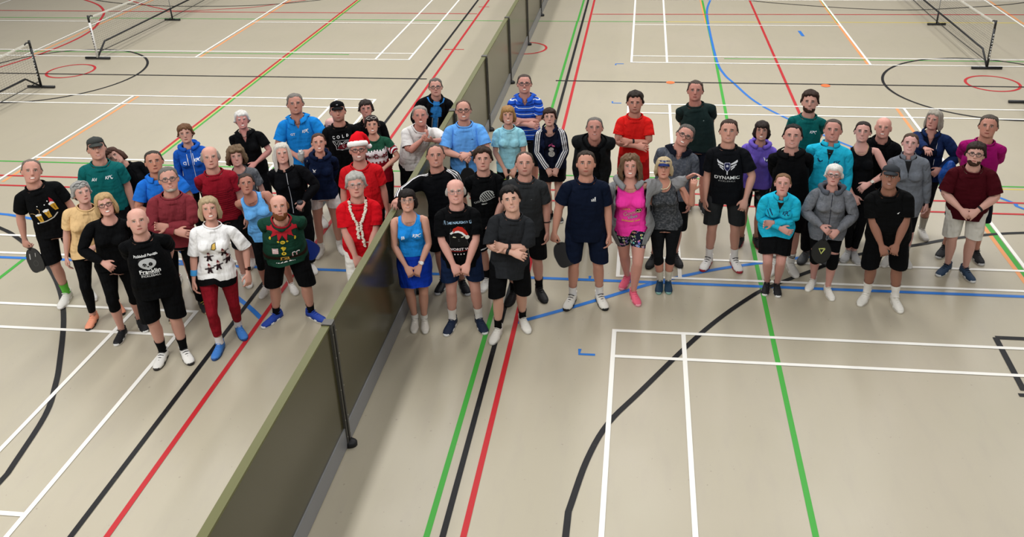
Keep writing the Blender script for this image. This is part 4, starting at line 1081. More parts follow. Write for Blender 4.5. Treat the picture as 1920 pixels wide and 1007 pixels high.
    if P.get('pads'):
        for s in (1, -1):
            g = G(); g.rings([leg_ring(s, t, rx, ry, 0, dy) for t, rx, ry, dy in ((.33, .068, .073, 0), (.36, .068, .073, -.002), (.42, .066, .073, -.006), (.47, .062, .068, 0), (.52, .062, .068, .010), (.53, .059, .066, .012))], cap=False)
            v = A_(g.v); mesh_obj('knee_pad', lbs(shape(v, gi, be), wts(v), T)*sc, g.f, cloth('#0d0e10', .9), root)
    if P.get('necklace'):
        n = 26; pts = []
        zlow = P['necklace'][1]
        for i in range(n+1):
            a = math.radians(-150+300*i/n); sx, cf = math.sin(a), math.cos(a); u = max(0, cf)
            pts.append((.068*sx*(1+.15*u), .005-(.064+.050*u)*cf if False else -.0-(.062+.045*u)*cf, 1.47+(zlow-1.47)*((1+cf)/2)**1.5))
        bv = BVHTree.FromPolygons([tuple(p) for p in v1], [tuple(p.vertices) for p in b0.polygons]); q = []
        for p in pts:
            loc_, nn, _, _ = bv.find_nearest(Vector(p)); q.append(tuple(loc_+nn*.006))
        g = G().tube(q, P['necklace'][2] if len(P['necklace']) > 2 else .0025, 6); v = A_(g.v); mesh_obj('necklace', lbs(v, wts(v), T)*sc, g.f, plain(P['necklace'][0], .35, .5), root)
    PEOPLE[P['id']] = (root, T, sc, loc, shirt, rr, po, gi, be)
    return root
def cloth2(c):
    k = ('shoe', c)
    if k not in MATS:
        m = M('shoe_upper', .6, .3).base(c); tc = m.n('ShaderNodeTexCoord'); n = m.noise(60, 2, vec=tc.outputs['Object']); m.mix(((n-.5)*1.5).clamp()*.25, tuple(v*.6 for v in lin(c))); m.bump(n, .25, .003); MATS[k] = m.done()
    return MATS[k]
gm = M('spectacle_glass', .05, .5).base('#ffffff'); gm.b.inputs['Transmission Weight'].default_value = 1.0; gm.b.inputs['Alpha'].default_value = .18; gm.b.inputs['IOR'].default_value = 1.05
glassm = gm.done()

# ================================================================== patterns and prints
def stripes3(col='#e8e8ea'):
    def f(m, x, y, z):
        out = (x.abs()*.788+z*.616).gt(.957)*x.abs().gt(.06)
        s = None
        for k in (-1, 0, 1):
            b = (y-(.012+k*.024)).abs().lt(.0065); s = b if s is None else s.max(b)
        m.mix(out*s, col)
    return f
ST_W = stripes3()
def pat_polo(m, x, y, z): m.mix(((z+.03)*12.5).frac().lt(.11), '#dfe6ef').mix((((z+.03)*12.5).frac()-.5).abs().lt(.10), '#16307c')
def pat_yoke(m, x, y, z):
    m.mix(z.lt(1.31), '#e9e3e6').mix(z.lt(1.315)*z.gt(1.295)*((x*26).frac().lt(.45)), '#1f4a38').mix(z.lt(1.12), '#8c1424').mix(z.lt(1.13)*z.gt(1.095)*((x*20).frac().lt(.5)), '#e6dde0')
    out = x.abs().gt(.205); m.mix(out*z.lt(1.315)*((x*30).frac().lt(.5)), '#8c1424')
def pat_hem(m, x, y, z): m.mix(z.lt(.875), '#0c0c0e')
def pat_fine(m, x, y, z): m.mix((z*38).frac().lt(.35)*z.lt(1.27)*.7, '#4a0d16')
def pat_belt(m, x, y, z): m.mix(z.gt(.955)*z.lt(1.015), '#2b1d16')
def pat_colour(m, x, y, z):
    v = m.n('ShaderNodeTexVoronoi'); v.inputs['Scale'].default_value = 34; m.nt.links.new(m.vec, v.inputs['Vector'])
    h = m.n('ShaderNodeHueSaturation'); h.inputs['Saturation'].default_value = .75; h.inputs['Value'].default_value = .8; m.nt.links.new(v.outputs['Color'], h.inputs['Color'])
    m.mix(X(m.nt, v.outputs['Distance']).lt(.42), h.outputs[0]).mix(X(m.nt, v.outputs['Distance']).lt(.16), '#14161f')
def pat_camo(m, x, y, z):
    n = m.noise(16, 3, vec=m.vec); m.mix(n.gt(.52), '#3a3d3f').mix(n.gt(.60), '#6a6d6c')
def pat_heather(m, x, y, z): n = m.noise(45, 4, vec=m.vec); m.mix(((n-.45)*3).clamp()*.5, '#8c8d92')
def pat_redjacket(m, x, y, z): pass
def ringband(c): 
    def f(m, x, y, z): m.mix(((z-.165).abs().lt(.006)).max((z-.185).abs().lt(.006)), c)
    return f
BK2 = ringband('#1a1a1c')
W_ = '#eceeee'
def beers():
    o = [(stroke([(-.10, 1.075), (-.03, 1.085), (.05, 1.11), (.10, 1.15)], .012), '#b9b7b2'), (el(-.115, 1.072, .009, .009), W_)]
    for i, (u, v, t) in enumerate(((-.075, 1.135, .1), (.012, 1.17, .15), (.095, 1.235, .2))):
        f = lambda a, b: (u+a*math.cos(t)-b*math.sin(t), v+a*math.sin(t)+b*math.cos(t))
        o += [(xform(pg((-.018, -.05), (.018, -.05), (.026, .03), (-.026, .03)), f), '#c79a34'), (xform(pg((-.029, .03), (.029, .03), (.03, .05), (.0, .06), (-.03, .05)), f), W_), (xform(rc(-.006, -.03, .006, .015), f), '#8a641c')]
    o += [(pg((.075, 1.29), (.12, 1.30), (.085, 1.335)), '#a81a2a'), (stroke([(-.1, 1.19), (-.125, 1.215), (-.15, 1.215)], .007), '#b99a6a'), (stroke([(-.06, 1.20), (-.05, 1.235), (-.065, 1.26)], .007), '#b99a6a')]
    return o+[(el(a, b, .006, .006, 8), W_) for a, b in ((-.05, 1.285), (.02, 1.28), (.06, 1.31))]
def panda():
    return [(xform(sh, lambda a, b: (a*.84, 1.215+(b-1.215)*.88)), c) for sh, c in panda0()]
def panda0():
    o = [(txt('Pickleball Pandas', .026, 0, 1.345, .012), W_), (el(-.062, 1.300, .026, .024), '#1c1c1e'), (el(.060, 1.302, .026, .024), '#1c1c1e'),
         (pg(*[(.088*math.cos(a)*(1+.05*math.cos(2*a)), 1.250+.068*math.sin(a)+(.004*math.cos(2*a))) for a in [2*math.pi*k/28 for k in range(28)]]), '#b9bcbd')]
    for s in (-1, 1): o += [(el(s*.032, 1.240, .021, .023), '#0b0b0c'), (el(s*.030, 1.243, .004, .004, 8), '#77797a')]
    o += [(pg((-.015, 1.222), (.015, 1.222), (.004, 1.205), (-.004, 1.205)), '#0b0b0c'), (txt('Franklin', .050, .005, 1.150, .022), W_), (rc(-.095, 1.117, .10, 1.121), W_), (txt('PICKLEBALL', .024, .005, 1.094, .006, 0, 1.15), W_)]
    return o
def gnomes():
    o = [(pg((-.01, 1.285), (.03, 1.305), (.035, 1.25), (.01, 1.22), (-.02, 1.235)), '#4a3c18'), (pg((-.005, 1.28), (.026, 1.296), (.030, 1.253), (.01, 1.23), (-.014, 1.24)), '#d9b45a')]
    for u, v in ((-.045, 1.15), (.035, 1.05), (.095, 1.20), (-.05, 1.02), (.125, 1.10)):
        o += [(pg((u-.016, v+.012), (u+.016, v+.012), (u+.020, v-.025), (u+.030, v-.05), (u+.012, v-.05), (u, v-.03), (u-.010, v-.055), (u-.026, v-.05), (u-.018, v-.02)), '#231018'), (stroke([(u-.045, v-.008), (u, v+.002), (u+.045, v+.01)], .011), '#231018'), (el(u, v+.022, .014, .014, 12), '#d8b9b4'), (pg((u-.016, v+.028), (u+.016, v+.030), (u-.008, v+.062)), '#6a0f1c')]
    return o
def elf():
    o = []; R = '#b3202e'; Y = '#e0c43a'
    n = 6
    for i in range(n):
        a0 = -1.25+2.5*i/n; a1 = -1.25+2.5*(i+1)/n; am = (a0+a1)/2
        p = lambda a, r: (r*math.sin(a)*1.12, 1.468-r*math.cos(a)*.95)
        o += [(pg(p(a0, .066), p(a1, .066), p(a1, .115), p(am, .190), p(a0, .115)), R)]
        q = p(am, .198); o += [(el(q[0], q[1], .012, .012, 12), Y), (el(q[0], q[1], .004, .004, 6), '#8a761c')]
    for v in (1.275, 1.18, 1.085): o += [(el(0, v, .025, .025, 16), Y), (el(0, v, .012, .012, 10), '#4a3a12')]
    o += [(rc(-.04, .95, .045, 1.02), '#d8a94a'), (rc(-.028, .962, .033, 1.008), '#2b1d16'), (rc(-.005, .978, .035, .992), '#d8a94a')]
    o += [(rc(-.115, 1.085, -.055, 1.17), '#f0eeee')]+[(stroke([(-.115, 1.10+.02*k), (-.055, 1.092+.02*k)], .008), R) for k in range(4)]
    for u in (.085, .125): o += [(stroke([(u, 1.02), (u, 1.075), (u+.008, 1.09), (u+.022, 1.09), (u+.028, 1.075)], .011), W_), (stroke([(u, 1.03), (u, 1.045)], .011), R), (stroke([(u, 1.06), (u, 1.072)], .011), R)]
    o += [(pg((u-.008, .885), (u+.008, .885), (u, .885+h)), W_) for u, h in ((-.05, .012), (-.03, .018), (-.012, .03), (.006, .042), (.024, .03), (.042, .018), (.06, .012))]
    return o
def cold():
    o = [(txt(c, .034, -.085+.057*i, 1.335+.004*i, .015), W_) for i, c in enumerate('COLD')]
    o += [(rc(-.105, 1.298, .105, 1.302), '#c9cacb'), (rc(-.07, 1.172, .105, 1.176), '#c9cacb')]
    for pts in ([(-.10, 1.287), (-.075, 1.287), (-.055, 1.245), (-.035, 1.287), (-.010, 1.287), (-.043, 1.225), (-.043, 1.18), (-.067, 1.18), (-.067, 1.225), (-.10, 1.287)],): o += [(stroke(pts, .0045), W_)]
    for r in (.036, .052): o += [(stroke([(.062+r*math.cos(a), 1.235+r*math.sin(a)) for a in [2*math.pi*k/24 for k in range(25)]], .0045), W_)]
    o += [(pg((-.05, 1.19), (.02, 1.185), (.07, 1.21), (.075, 1.24), (.02, 1.255), (-.02, 1.235), (-.05, 1.21)), '#6a1622'), (pg((-.015, 1.25), (0, 1.275), (.012, 1.252)), W_)]
    return o
def flakes():
    o = []
    for u, v in ((0.0, 1.215), (-.115, 1.215), (.115, 1.215)):
        for k in range(8):
            a = math.pi/8+math.pi*k/4; c, s = math.cos(a), math.sin(a)
            f = lambda p, q: (u+p*c-q*s, v+p*s+q*c)
            o += [(xform(pg((.010, 0), (.03, .012), (.052, .0), (.03, -.012)), f), '#7c1428')]
    return o
def shell():
    o = []; t = .6
    f = lambda a, b: (.02+a*math.cos(t)-b*math.sin(t), 1.235+a*math.sin(t)+b*math.cos(t))
    arc = [(.085*math.cos(a)*1.0, .062*math.sin(a)) for a in [math.pi*k/16*1.1-.15 for k in range(17)]]
    o += [(xform(stroke(arc, .008), f), '#c4c6c2'), (xform(stroke([(-.085, -.02), (0, -.045), (.07, -.05)], .010), f), '#c4c6c2')]
    for k in range(7):
        u = -.07+.023*k; h = .055*math.sqrt(max(.05, 1-(u/.09)**2)); o += [(xform(stroke([(u, -.035), (u+.004, h)], .011), f), '#b4b6b2')]
    o += [(txt('CYCLE', .022, -.085, 1.165, .01, 0, 1, 0, .55), '#c4c6c2'), (pg((-.045, 1.145), (.0, 1.15), (-.005, 1.165), (.02, 1.15), (.0, 1.135), (-.045, 1.13)), '#c4c6c2')]
    return o
def cat():
    o = [(txt('ON THE NAUGHTY LIST', .024, 0, 1.345, .014, 0, .95, .8), '#a9cbe6')]
    body = [(-.10, 1.08), (-.085, 1.13), (-.088, 1.20), (-.078, 1.25), (-.070, 1.295), (-.05, 1.265), (.04, 1.265), (.065, 1.30), (.075, 1.25), (.085, 1.20), (.082, 1.13), (.10, 1.08)]
    o += [(stroke(body, .004), '#4a4c4e'), (pg(*body), '#0e0f10'), (pg((-.062, 1.25), (-.045, 1.29), (0, 1.312), (.045, 1.30), (.075, 1.26), (.098, 1.21), (.072, 1.205), (.045, 1.24)), '#bb2a1e'),
          (stroke([(-.078, 1.232), (-.05, 1.252), (0, 1.256), (.035, 1.238), (.068, 1.20)], .020), W_), (el(.085, 1.185, .022, .023), '#e6e6dc')]
    for s in (-1, 1): o += [(pg((s*.055-.004, 1.19), (s*.052, 1.203), (s*.022, 1.193), (s*.03, 1.184)), '#d9d9c0')]
    o += [(pg((-.008, 1.168), (.008, 1.168), (0, 1.158)), '#5c5f62'), (rc(-.012, 1.145, .012, 1.150), '#4a4c4e'), (txt('WORST WI', .030, 0, 1.048, .014), '#e9dede'), (stroke([(-.085, 1.030), (0, 1.022), (.085, 1.034)], .006), '#a02424')]
    return o+[(el(-.05+.03*k, .99, .006, .008, 8), W_) for k in range(4)]
def vibes():
    o = [(txt("JoJo's", .026, -.045, 1.185, .012), '#e6c65a')]
    o += [(txt('Good', .050, -.015, 1.130, .030, .35, .9, 0, .32), '#1a1014'), (txt('Good', .050, -.015, 1.130, .006, .35, .9, 0, .32), '#e39aa8'), (txt('Vibes', .040, .012, 1.085, .026, .35, .9, 0, .25), '#1a1014'), (txt('Vibes', .040, .012, 1.085, .005, .35, .9, 0, .25), '#c9a2c0')]
    o += [(el(.085, 1.165, .032, .032), '#1a1014'), (el(.085, 1.165, .027, .027), '#e9e0a0')]+[(el(.085+a, 1.165+b, .005, .005, 8), '#1a1014') for a, b in ((-.009, .006), (.010, .010), (0, -.010), (.014, -.004))]
    return o+[(txt('pickleball club', .024, 0, 1.035, .012, 0, 1.0, -1.5), '#d8b23e')]
def dynamic():
    o = []
    for s in (-1, 1):
        for k, (v, l) in enumerate(((1.315, .075), (1.285, .058), (1.258, .042))):
            o += [(pg((s*.037, v-.022), (s*.037, v-.006), (s*(.037+l), v+.026), (s*(.037+l-.006), v+.008)), '#d9dbe0')]
    pd = [(-.030, 1.31), (-.024, 1.318), (.024, 1.318), (.030, 1.31), (.030, 1.255), (.008, 1.226), (-.008, 1.226), (-.030, 1.255)]
    o += [(pg(*pd), '#b9bad2'), (pg(*[(u*.84, 1.274+(v-1.274)*.88) for u, v in pd]), '#161a44'), (rc(-.006, 1.185, .006, 1.228), '#d9dbe0'), (el(0, 1.282, .013, .013, 14), '#c9ccd8')]
    return o+[(txt('DYNAMIC', .040, 0, 1.145, .016), W_), (txt('PICKLEBALL', .016, 0, 1.105, .004, 0, 1.5), '#b9bbbd')]
def tri_logo(u, v): return [(pg((u-.020+.014*k, v), (u-.008+.014*k, v), (u-.008+.014*k-.006*(3-k)*.5, v+.012+.009*k), (u-.016+.014*k-.006*(3-k)*.3, v+.010+.009*k)), W_) for k in range(3)]+[(rc(u-.022, v-.008, u+.024, v-.004), W_)]
def swish(u, v): return [(pg((u-.022, v+.012), (u-.008, v-.006), (u+.006, v-.006), (u+.024, v+.012), (u+.006, v+.004), (u-.004, v+.004)), W_), (rc(u-.016, v-.016, u+.014, v-.011), W_)]
def dot(u, v, c='#9aa0a6', r=.007): return [(el(u, v, r, r*.7, 10), c)]
def snowman(): return [(el(0, 1.10, .045, .05), '#b6b4b0'), (el(0, 1.18, .034, .036), '#c6c4c0'), (el(.035, 1.255, .022, .016), '#d0628e'), (el(-.015, 1.26, .022, .014), '#c24c80'), (el(.02, 1.275, .01, .012), '#7a2a58')]+[(el(.012*(-1)**k, 1.08+.02*k, .006, .006, 8), '#3a3a3e') for k in range(5)]

def ft(x, y, w=.11, dy=0.0): return [(x-w, y-dy), (x+w, y+dy)]
WH = ('#dcdad4', '#e8e6e0', '#f2f1ee'); BL = ('#141518', '#d9d8d4', '#202124'); BLK = ('#121214', '#1b1b1d', '#202124'); NV = ('#16233a', '#d8d8d6', '#1b2a44'); BLU = ('#3f7cc8', '#27487e', '#4f8cd8')
T_ = lambda c, **k: dict(k='tee', c=c, **k)
PPL = [
 dict(id=1, sex='M', H=1.80, feet=[(-6.21, .06), (-5.99, .20)], head=(-6.15, .0), hair=('recede', '#6e655c'), tone='#bd8670', smile=2, top=T_('#0b0c0e', print=beers(), hem=.84), bottom=dict(k='loose', c='#0d0e10', z=.54), socks=('#57a83e', .23), shoes=WH, arms=(((.33, .0, .86), (.8, .7, 0), 0, .9), 'down'), girth=1.08, belly=.02, face=(0, 0, .16), label='man in black tee printed with three beer glasses, lime green sock, holding a black paddle'),
 dict(id=2, sex='F', H=1.68, feet=[(-5.64, -.35), (-5.49, -.06)], head=(-5.44, -.22), hair=('wshort', '#9a9894'), glasses='#3a3a3c', gl_up=1, tone='#c08e7a', smile=0, top=T_('#cbab7c', hem=.84), bottom=dict(k='tight', c='#0e0f11', z=.14, n='trousers'), shoes=('#ec9c7c', '#1e1b1a', '#f4b090'), arms=('down', 'waist'), girth=1.1, face=(.25, 0, 0), label='woman with short grey hair and glasses pushed up, tan tee, black trousers, orange shoes'),
 dict(id=3, sex='M', H=1.80, feet=ft(-5.86, .73), head=(-5.78, .66), hair=('crop', '#3a302a'), hat=('cap', '#3c3f3d', '#383b39'), tone='#bd8870', top=T_('#0f5a5a', print=kpc(.072, 1.325)+ini('AV', -.072, 1.315)), bottom=dict(k='loose', c='#101114', z=.50), socks=('#d6d4ce', .2), arms=('down', 'down'), girth=1.12, belly=.02, label='man in dark grey cap and teal tee lettered AV and KPC'),
 dict(id=4, sex='F', H=1.62, feet=ft(-5.56, 1.08), head=(-5.73, .95), hair=('bob', '#4a3026'), tone='#b58470', smile=1, top=dict(k='long', c='#0d0e10'), bottom=dict(k='tight', c='#101114', z=.14), arms=('down', 'down'), face=(-.1, 0, -.62), label='woman with brown bob tilting her head behind the man in the dark grey cap'),
 dict(id=5, sex='F', H=1.70, feet=[(-5.17, -.60), (-5.05, -.37)], head=(-5.0, -.52), hair=('bob', '#b3956a'), glasses='#1d1a1c', tone='#c48d78', smile=2, top=dict(k='long', c='#0a0b0d', neck='scoop'), bottom=dict(k='tight', c='#0b0c0e', z=.38, n='capri_leggings'), shoes=BL, arms=('waist', 'behind'), girth=1.1, face=(0, 0, -.08), label='blonde woman with dark framed glasses, black long-sleeved top and black capri leggings'),
 dict(id=6, sex='M', H=1.76, feet=[(-4.53, -.95), (-4.30, -.87)], head=(-4.40, -.99), tone='#c4907a', brow='#9a8068', smile=0, stubble=.25, beardc='#8a6a55', top=T_('#08090b', print=panda(), hem=.80), bottom=dict(k='loose', c='#0a0b0d', z=.54), socks=('#0d0e10', .24), shoes=('#dcdad4', '#2c2a28', '#1a1a1c'), arms=('behind', 'behind'), girth=1.16, belly=.03, label='bald man in black tee printed with a panda face, black shorts and white shoes'),
 dict(id=7, sex='M', H=1.76, feet=ft(-4.98, .48), head=(-4.98, .41), hair=('crop', '#3a342e'), tone='#b47a5e', smile=0, top=T_('#1f67c2', neck='polo', collar='#1f67c2'), bottom=dict(k='loose', c='#1d3a6a', z=.50), arms=('waist', 'waist'), girth=1.08, label='dark-haired man in plain blue polo shirt with hands held at his chest'),
 dict(id=8, sex='M', H=1.80, feet=[(-4.78, -.12), (-4.55, .06)], head=(-4.54, -.10), hair=('short', '#6a6661'), glasses='#4a4a4c', tone='#bd8670', beard=('#b9b0a6', .004, 1.548), top=dict(k='long', c='#742c33'), bottom=dict(k='loose', c='#0f1012', z=.10, n='trousers'), shoes=('#2a2a2c', '#b9a888', '#d8c840'), arms=('fold', 'fold2'), girth=1.08, label='man with grey hair and goatee, glasses, arms folded over a maroon sweatshirt'),
 dict(id=9, sex='F', H=1.66, feet=ft(-5.16, 1.53), head=(-5.16, 1.48), hair=('wshort', '#6a4a32'), tone='#bb8a74', smile=0, top=dict(k='long', c='#1a4fa6', print=kpc(.075, 1.30)+ini('CJ', -.075, 1.285), hood='#1a4fa6', strings='#d9dde4', neck='scoop', hem=.82, n='hoodie', zip=('#c9d2e0', .95, .02)), bottom=dict(k='tight', c='#111215', z=.14), arms=('down', 'down'), face=(-.1, 0, -.05), label='woman with short brown hair in blue hoodie lettered CJ and KPC'),
 dict(id=10, sex='M', H=1.76, feet=ft(-4.41, .63), head=(-4.41, .56), hair=('fringe_ring', '#a0988e'), tone='#c28c76', brow='#a89a8c', smile=0, top=T_('#7e1522', pat=pat_fine, neck='polo'), bottom=dict(k='loose', c='#141518', z=.50), arms=('behind', 'down'), girth=1.08, label='balding man in dark red sports tee with fine dark stripes'),
 dict(id=11, sex='F', H=1.72, feet=[(-4.01, -.76), (-3.91, -.42)], head=(-3.90, -.57), hair=('bob', '#a89474'), tone='#c48d76', smile=2, top=T_('#e3e2e0', print=gnomes(), pat=pat_hem, hem=.80, sl=.27), bottom=dict(k='tight', c='#7c1521', z=.20, n='trousers'), socks=('#d9d7d4', .19), shoes=BLU, arms=('down', ((.30, -.06, .90), (.8, .6, 0), 0, .3)), wrist=[(-1, .075, .06, '#3f96d8'), (1, .04, .02, '#5a2c20', '#1a1412')], girth=1.04, label='blonde woman in white tee covered in small gnomes, red trousers, blue wristband and blue shoes'),
 dict(id=12, sex='F', H=1.60, feet=ft(-4.29, 1.03), head=(-4.31, .95), hair=('curly', '#6e5a44'), tone='#c08d7a', smile=1, top=T_('#55585c', pat=pat_heather, neck='scoop'), bottom=dict(k='tight', c='#17181b', z=.38), arms=('down', 'down'), label='woman with curly brown hair in grey tee behind the man in dark red'),
 dict(id=13, sex='F', H=1.64, feet=ft(-4.69, 2.09), head=(-4.70, 2.03), hair=('wshort', '#d6d4cf'), tone='#c07f72', smile=2, top=T_('#0c0d0f', collar='#0c0d0f', v=.10, neck='polo', hem=.84), bottom=dict(k='loose', c='#0f1013', z=.12, n='trousers'), arms=('behind', 'waist'), necklace=('#c9c4b4', 1.43), girth=1.1, label='woman with short white hair in black polo shirt'),
 dict(id=14, sex='F', H=1.60, feet=[(-3.99, .42), (-3.68, .50)], head=(-3.92, .28), hair=('pulled', '#3a2e28'), tone='#a86f58', smile=0, top=dict(k='tank', c='#5f9fd8', neck='deep', hem=.80, band='#3a78b8'), bottom=dict(k='tight', c='#0e1013', z=.40), shoes=WH, arms=('behind', ((.10, -.24, 1.03), (1, .3, -.3), .2, .2)), girth=1.18, belly=.02, label='woman with dark hair tied back in a light blue vest top'),
 dict(id=15, sex='M', H=1.68, feet=[(-3.67, -.15), (-3.22, -.05)], head=(-3.30, -.34), hair=('horseshoe', '#7a5338'), tone='#c48c74', brow='#8a5c3c', smile=0, beard=('#6e4226', .012, 1.592), top=T_('#16382b', print=elf(), pat=pat_belt, hem=.82, sl=.23, neck='crew', band='#8c1a26'), bottom=dict(k='loose', c='#0a0b0d', z=.52), socks=('#101114', .19), shoes=('#1d3f9c', '#e2e2e0', '#2a4fb4'), arms=('behind', 'behind'), girth=1.26, belly=.05, footyaw=.75, kneeyaw=.35, label='bald bearded man in green elf costume tee with red pointed collar'),
 dict(id=16, sex='F', H=1.68, feet=ft(-3.73, .98), head=(-3.74, .90), hair=('long', '#c9c4ba'), tone='#c48f7a', smile=1, top=dict(k='jacket', c='#0b0c0f', neck='scoop', stand='#0b0c0f', zip=('#b9bcc0', .86, .015), hem=.80), bottom=dict(k='loose', c='#0d0e11', z=.12, n='trousers'), arms=('behind', ((.15, -.22, 1.07), (1, .3, -.5), .4, .9)), girth=1.06, label='woman with long white hair in zipped black jacket holding a dark cup'),
 dict(id=17, sex='M', H=1.84, feet=ft(-4.02, 2.2), head=(-4.02, 2.13), hair=('short', '#75706a'), tone='#b47a64', smile=1, top=T_('#1878c4', neck='polo', collar='#1878c4', v=.09, print=kpc(.072, 1.315)+ini('GT', -.075, 1.295), hem=.82, sl=.22), bottom=dict(k='loose', c='#14161a', z=.50), arms=('waist', ((.10, -.25, 1.12), (1, .3, -.4), .3, .9)), girth=1.1, label='tall grey-haired man in blue polo lettered GT and KPC'),
 dict(id=18, sex='F', H=1.64, feet=[(-3.66, 1.36), (-3.42, 1.47)], head=(-3.47, 1.34), hair=('pulled', '#4a3226'), tone='#c28a72', smile=2, top=dict(k='long', c='#0f1a33', hood='#0f1a33', print=swish(-.075, 1.30)+[(stroke([(-.19, 1.405), (-.13, 1.435)], .007), W_), (stroke([(.19, 1.405), (.13, 1.435)], .007), W_)], hem=.84, n='hoodie', neck='scoop'), bottom=dict(k='loose', c='#d9d8d6', z=.70, n='shorts'), socks=('#dedcd8', .17), shoes=WH, arms=('behind', 'behind'), girth=.98, label='young woman in navy hoodie with white shorts and white shoes'),
 dict(id=19, sex='M', H=1.78, feet=ft(-3.45, 2.09), head=(-3.45, 2.03), hair=('crop', '#2a2320'), hat=('cap', '#0d0e10', '#0d0e10', '#8a8c90'), tone='#b87f68', smile=0, stubble=.55, beardc='#4a3830', top=T_('#0a0b0d', print=cold(), hem=.80), bottom=dict(k='loose', c='#0c0d0f', z=.50), arms=('down', 'behind'), girth=1.06, label='young man in black cap and black tee reading COLD'),
 dict(id=20, sex='F', H=1.66, feet=ft(-3.22, 2.52), head=(-3.23, 2.45), hair=('wshort', '#2e2522'), tone='#b87c6a', smile=1, top=dict(k='long', c='#0b0c0e'), bottom=dict(k='tight', c='#0e0f11', z=.14), arms=('down', 'down'), girth=1.14, label='dark short-haired woman in black, behind the woman in the snowflake tee'),
 dict(id=21, sex='F', H=1.62, feet=ft(-3.0, 2.04), head=(-3.02, 1.98), hair=('wshort', '#2c2220'), glasses='#b9b4ac', gl_up=1, tone='#c48c72', smile=2, top=T_('#1f4a38', pat=pat_yoke, print=flakes(), neck='scoop', hem=.80), bottom=dict(k='tight', c='#0f1013', z=.48), arms=('down', 'waist'), girth=.98, label='woman in Christmas tee with green yoke and dark red snowflakes'),
 dict(id=22, sex='M', H=1.76, feet=ft(-2.85, .92), head=(-2.84, .86), hair=('crop', '#8a8680'), hat=('santa',), glasses='#1a1a1c', tone='#b87a66', smile=2, stubble=.5, beardc='#9a928a', top=T_('#b3151d', neck='scoop'), bottom=dict(k='loose', c='#15161a', z=.50), arms=('down', 'down'), girth=1.12, belly=.02, label='man in red Santa hat and black glasses, plain red tee'),
 dict(id=23, sex='M', H=1.74, feet=ft(-2.63, .05), head=(-2.60, -.02), hair=('thick', '#a7a59f'), glasses='#8a8a8a', tone='#c08672', smile=0, top=T_('#b80f1b', neck='crew', hem=.80, sl=.22), bottom=dict(k='loose', c='#dad8d2', z=.50), arms=('clasp', 'clasp'), girth=1.12, belly=.035, label='grey-haired man in red tee with a white garland, standing against the barrier'),
 dict(id=24, sex='M', H=1.70, feet=ft(-3.78, 2.72), head=(-3.74, 2.52), hair=('horseshoe', '#3a3532'), tone='#c8988a', smile=1, crouch=.30, top=dict(k='long', c='#101114'), bottom=dict(k='loose', c='#121316', z=.12, n='trousers'), arms=('down', 'down'), label='bald person almost wholly hidden behind the young man in the black cap'),
 dict(id=25, sex='M', H=1.70, feet=ft(-2.66, 3.44, .10), head=(-2.51, 3.31), hair=('short', '#5e5852'), glasses='#3a3a3c', tone='#bd8672', smile=0, top=T_('#2f78bc', neck='polo', placket='#2a6cac'), over=dict(c='#0c0c0f', open=.028, zip='#aeb0b2', hem=.82), bottom=dict(k='loose', c='#121316', z=.12, n='trousers'), arms=('waist', 'waist'), girth=1.1, yawo=.15, label='man with glasses in open black fleece jacket over a blue shirt'),
 dict(id=26, sex='M', H=1.74, feet=[(-2.75, 2.3), (-2.56, 2.32)], head=(-2.44, 2.14), hair=('short', '#8f8a82'), tone='#b87a66', smile=2, top=T_('#c9c8c6', sl=.22, hem=.84), bottom=dict(k='loose', c='#0d0e10', z=.12, n='trousers'), arms=(((-2.40, 1.97, 1.32, 1), (.9, .1, -.6), .8, .6), ((-2.27, 1.93, 1.325, 1), (.9, .2, -.4), .9, .4)), girth=1.16, belly=.03, yawo=.2, label='grey-haired man in white tee leaning his arms on the barrier'),
 dict(id=27, sex='M', H=1.80, feet=ft(-1.9, 2.17), head=(-1.90, 2.10), hair=('recede', '#5a463a'), glasses='#3c3a3c', tone='#bd8670', smile=2, top=T_('#5d9be0', sl=.23, hem=.80, print=dot(.085, 1.31, '#2a4a80', .009)), bottom=dict(k='loose', c='#111216', z=.50), arms=(((.06, -.25, 1.17), (1, .2, -.5), .4, .8), ((.04, -.25, 1.19), (1, .2, -.5), .4, .8)), wrist=[(1, .03, .02, '#1a1c22', '#101218')], girth=1.14, belly=.02, label='smiling man with glasses in light blue tee, black paddle cover under his hands'),
 dict(id=28, sex='M', H=1.80, feet=ft(-1.29, 3.23), head=(-1.29, 3.16), hair=('crop', '#463a34'), glasses='#3a3a3c', tone='#bd8270', smile=2, top=T_('#2450b4', pat=pat_polo, neck='polo', collar='#2450b4', v=.08), bottom=dict(k='loose', c='#17181c', z=.50), arms=('fold', 'fold2'), girth=1.04, label='man with glasses, arms folded over a blue and white striped polo'),
 dict(id=29, sex='F', H=1.66, feet=ft(-1.40, 2.39), head=(-1.39, 2.32), hair=('fringe', '#9a7648'), tone='#c48e74', smile=2, top=T_('#8ec6d4', sl=.21, hem=.82), bottom=dict(k='tight', c='#0e0f12', z=.40), arms=('clasp', 'clasp'), girth=.98, label='blonde woman in pale turquoise tee holding a lime-edged paddle low'),
 dict(id=30, sex='F', H=1.60, feet=[(-.93, 2.50), (-.80, 2.54)], head=(-.89, 2.43), hair=('wshort', '#33241e'), tone='#c4937e', smile=0, top=T_('#101424', neck='deep', print=snowman(), hem=.84), over=dict(c='#10172e', pat=ST_W, open=.075, hem=.86), bottom=dict(k='skirt', c='#0c0d11', z=.66), shoes=BL, arms=('clasp', 'clasp'), girth=.98, label='dark-haired woman in navy track jacket with white sleeve stripes and black skirt'),
